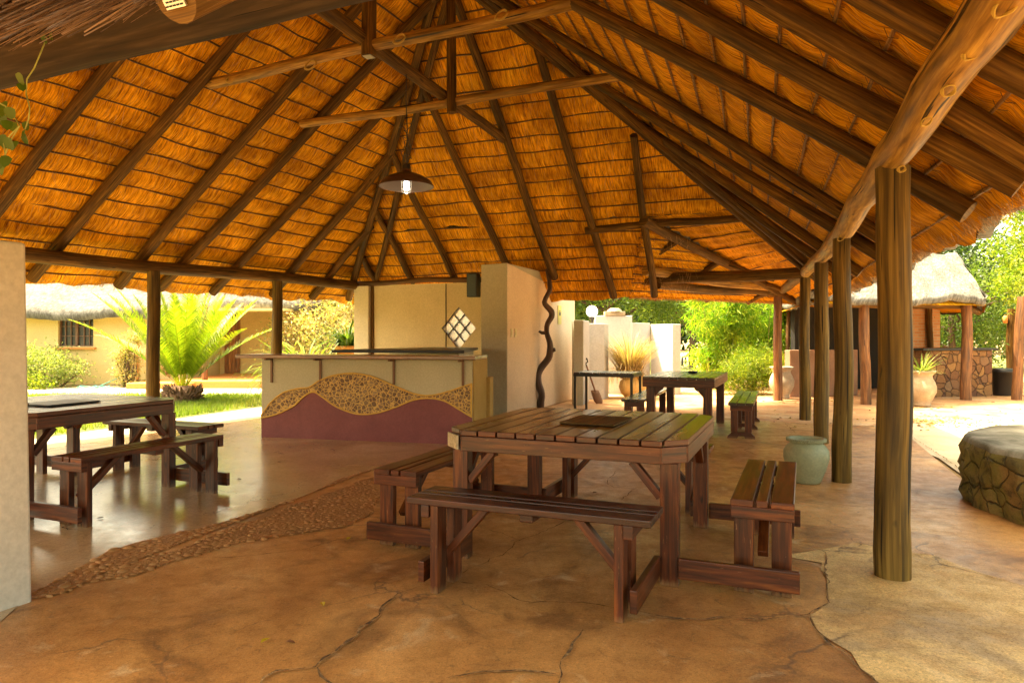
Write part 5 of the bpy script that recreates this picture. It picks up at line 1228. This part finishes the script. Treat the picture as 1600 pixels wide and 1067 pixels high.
tree('garden_tree', 'tall dark tree behind the olive shrub', (-6.5, 28), 4.5, [(0, 0, 3.4, 3.6, 2, 2.4), (3.5, 0, 3.0, 2.6, 2, 2.)], 'leaf_dark', 12000, .24, .12, GT, .2, 48, nclump=160, clump=.45)
# far belt of trees closing the horizon
rng_ = np.random.default_rng(77); bl = []
for k in range(90):
    a = R(-62+k*1.4); rr_ = 58+rng_.random()*14; bl.append((rr_*math.sin(a), rr_*math.cos(a), 2.0+rng_.random()*1.5, 2.6, 2.2, 2.6+rng_.random()*2))
kind(leaves('far_woodland', 'leaf_dark', None, bl, 42000, .8, .45, 71, .8, 900, 0.), 'stuff')

# ---- far lapa on the right
lp = thing('far_lapa', 'smaller thatched shelter with red posts, dark interior and weathered white roof on the right', 'shelter', (0, 0, 0))
F0, F1, B1, B0 = Vector((5.3, 12.5, 2.03)), Vector((9.5, 14.1, 2.06)), Vector((12.2, 18.2, 2.05)), Vector((7.2, 19.4, 2.05)); RE, RL = Vector((10.35, 16.4, 3.22)), Vector((7.7, 15.9, 3.22))
def bil(p00, p10, p11, p01, nu, nv, name, mat, par, thick=.16, seed=0):
    V = []; Q = []; n_ = (p10-p00).cross(p01-p00).normalized(); n_ = -n_ if n_.z < 0 else n_
    dn = -n_*thick; rows = [(-.0, -1.), (-.025, -.75), (-.03, -.35), (-.01, -.05)]+[(k/nv, 0) for k in range(nv+1)]
    for v, o_ in rows:
        for i in range(nu+1):
            u = i/nu; p = p00.lerp(p10, u).lerp(p01.lerp(p11, u), v)+dn*(-o_)
            s_ = u*(p10-p00).length
            p = p+n_*(.025*hash_n(s_*1.7, v*6, seed)+.012*(RNG.random()-.5)); p.z += .05*math.sin(s_*1.9+seed)*(1-min(1, abs(v)*3)); V.append(p[:]); Q.append((s_, v*3))
    n = len(rows); F = np.array([(i*(nu+1)+j, i*(nu+1)+j+1, (i+1)*(nu+1)+j+1, (i+1)*(nu+1)+j) for i in range(n-1) for j in range(nu)])
    return npmesh(name, np.array(V), F, np.array(Q)[F.ravel()], M[mat], par, True)
bil(F0, F1, RE, RL, 44, 22, 'thatch_roof', 'thatch_out', lp, seed=1); bil(F1, B1, RE+Vector((.02, .02, 0)), RE, 36, 20, 'thatch_roof', 'thatch_out', lp, seed=2)
bil(B1, B0, RL, RE, 36, 12, 'thatch_roof', 'thatch_out', lp, seed=3); bil(B0, F0, RL, RL+Vector((.02, .02, 0)), 36, 12, 'thatch_roof', 'thatch_out', lp, seed=4)
m = MB()
vs = [tuple(p-Vector((0, 0, .15))) for p in (F0, F1, RE, RL, B1, B0)]; m.add(vs, [(0, 3, 2, 1), (1, 2, 4), (4, 2, 3, 5), (5, 3, 0)], [[(v[0], v[1]) for v in (vs[0], vs[3], vs[2], vs[1])], [(0, 0)]*3, [(0, 0)]*4, [(0, 0)]*3]); m.build('thatch_lining', M['thatch'], lp)
def lpost(px, py, zt, r, mat='post_red', par=lp, name='post', lean=0.):
    x, y = gp(px, py); m = MB(); m.pole((x, y, -.03), (x+lean, y, zt), r*1.05, r, 16, .025, seg=10, wob=.04); return m.build(name, M[mat], par)
lpost(1353, 631, 1.98, .092, lean=-.04); lpost(1509, 624, 2.0, .10, lean=.02); lpost(1452, 604, 2.0, .07, 'rafter'); lpost(1232, 607, 2.2, .05, 'batten'); lpost(1272, 640, 1.0, .0001) if False else None
m = MB(); m.pole(F0+Vector((.45, .6, -.12)), F1+Vector((-.1, .55, -.12)), .08); m.pole(F1+Vector((-.1, .55, -.14)), B1+Vector((-.2, -.1, -.14)), .08); m.build('wall_plate', M['rafter'], lp)
# low walls, and a black panel painting the rear room's shade
m = MB(); m.box((8.1, 17.3, 1.), (2.9, .15, 2.0), R(18)); m.build('room_shade_panel', M['joint_shade_black'], lp)
m = MB(); x_, y_ = 7.0, 15.2
m.box((6.75, 15.35, .5), (1.75, .18, 1.0), R(16)); m.build('low_wall', blotch('brown_plaster', [(.3, (.22, .12, .07)), (.7, (.32, .19, .12))], 2, .8), lp, .01)
m = MB(); m.box((6.7, 15.22, .62), (.22, .05, .26), R(16)); m.build('niche_shade', M['joint_shade_black'], lp)  # black block on the wall, painted shade of a niche
m = MB(); m.box((10.35, 18.25, 1.0), (1.0, .2, 2.1), R(10)); m.add([(9.8, 18.02, 0), (11.1, 18.25, 0), (11.1, 18.25, 2.05), (9.8, 18.02, 2.05)], [(0, 1, 2, 3)], [[(0, 0), (1.3, 0), (1.3, 2.05), (0, 2.05)]]); m.build('brick_wall', M['brick'], lp)
sc_ = thing('stone_counter', 'low rubble stone counter with a dark slab top beside the dustbin', 'counter', (0, 0, 0))
m = MB(); p0, p1 = Vector((*gp(1455, 620), 0)), Vector((*gp(1551, 618), 0)); hw(m, [(p0.x, p0.y), (p1.x, p1.y)], -.03, [.99, .99], .55); m.build('stone_base', M['stonewall'], sc_, .02)
m = MB(); c_ = (p0+p1)/2; m.box((c_.x-.12, c_.y+.3, 1.015), ((p1-p0).length+.35, .72, .05), math.atan2(p1.y-p0.y, p1.x-p0.x)); m.build('slab', M['black'], sc_, .006)
m = MB(); x_, y_ = gp(1541, 617); m.pole((x_, y_-.08, 0), (x_-.12, y_-.02, .82), .04, n=10); tag(m.build('wooden_pole_offcut', M['beam_light'], None), 'short pale wooden pole leaning on the stone counter', 'pole')
t = thing('garden_post', 'rough brown log post at the right edge beside the dustbin', 'post', (*gp(1588, 624), 0)); m = MB(); m.pole((0, 0, -.03), (.12, 0, 2.1), .095, .085, 16, .03, seg=10); m.build('log', M['post_red'], t)
t = thing('garden_post', 'darker log post with a small lantern standing farther back behind the dustbin', 'post', (12.9, 18.2, 0)); m = MB(); m.pole((0, 0, -.03), (0, 0, 2.0), .10, .09, 14, .02); m.build('log', M['rafter'], t)
m = MB(); m.lathe([(0, 1.62), (.05, 1.63), (.06, 1.78), (.03, 1.83), (0, 1.83)], 12, (-.16, -.02, 0)); m.build('lantern', M['orange'], t)
# dry leaves and stones scattered on the paving to the right
rng_ = random.Random(5); m = MB(); mp = MB()
for k in range(420):
    px = rng_.gauss(1470, 45) if k < 260 else rng_.uniform(1180, 1600); py = rng_.gauss(660, 5) if k < 260 else rng_.uniform(612, 668); x_, y_ = gp(px, py); s_ = rng_.uniform(.012, .03); a = rng_.random()*6.28
    P_ = [(x_+math.cos(a+q)*s_*r_, y_+math.sin(a+q)*s_*r_, z) for q, r_, z in ((0, 1.4, .004), (1.5, .7, .018), (3.1, 1.2, .002), (4.7, .7, .014))]
    m.add(P_, [(0, 1, 2, 3)], [[(.7+.3*rng_.random(), .5)]*4])
kind(m.build('leaf_litter', M['litter']), 'stuff')
# vine at the top left corner
vn = thing('climbing_vine', 'small green vine with round leaves hanging at the top left corner', 'vine', (-1.62, 2.3, 1.9))
def va(x, y): return Vector(at(x/3.557, y/3.557, 2.25+.04*math.sin(x*.1)))-Vector((-1.62, 2.3, 1.9))
m = MB(); m.tube([va(*p) for p in ((270, 190), (240, 260), (190, 380), (150, 440), (145, 520), (165, 600), (160, 660), (140, 720))], .0022, 5)
m.tube([va(*p) for p in ((-30, 560), (30, 590), (80, 650), (110, 700), (60, 750), (20, 800), (30, 860), (10, 900))], .0025, 5); m.tube([va(*p) for p in ((110, 700), (60, 780), (30, 860))], .002, 5); m.build('stem', M['rachis'], vn)
m = MB(); rv = random.Random(4)
for (x, y, r_) in ((245, 210, 26), (285, 200, 22), (265, 225, 20), (115, 430, 34), (120, 480, 28), (25, 590, 38), (55, 620, 34), (15, 660, 38), (40, 690, 34), (70, 700, 30), (145, 695, 26), (140, 765, 32), (135, 740, 24), (20, 780, 42), (50, 790, 36), (85, 805, 32), (10, 900, 36), (35, 890, 34), (15, 935, 34), (0, 620, 34)):
    c_ = va(x, y); rr_ = r_/3.557/F_*2.25*1.15; nrm = Vector((rv.uniform(-.7, .7), -1, rv.uniform(-.8, .8))).normalized(); a1 = Vector((rv.uniform(-.5, .5), 0, -1)); a1 = (a1-nrm*a1.dot(nrm)).normalized(); a2 = nrm.cross(a1); q = rv.random()
    ring = [(0, 1.), (.7, .85), (1.4, .7), (2.1, .8), (2.9, .75), (3.4, .75), (4.2, .8), (4.9, .7), (5.6, .85)]
    vs = [c_+a1*rr_*math.cos(t_)*k_*(1.15 if math.cos(t_) > 0 else .85)+a2*rr_*math.sin(t_)*k_+nrm*rr_*.2*abs(math.sin(t_)) for t_, k_ in ring]+[c_]
    m.add(vs, [(k, (k+1) % 9, 9) for k in range(9)], [[(.35+.6*q, 0)]*3]*9, True)
m.build('leaves', M['leaf'], vn)
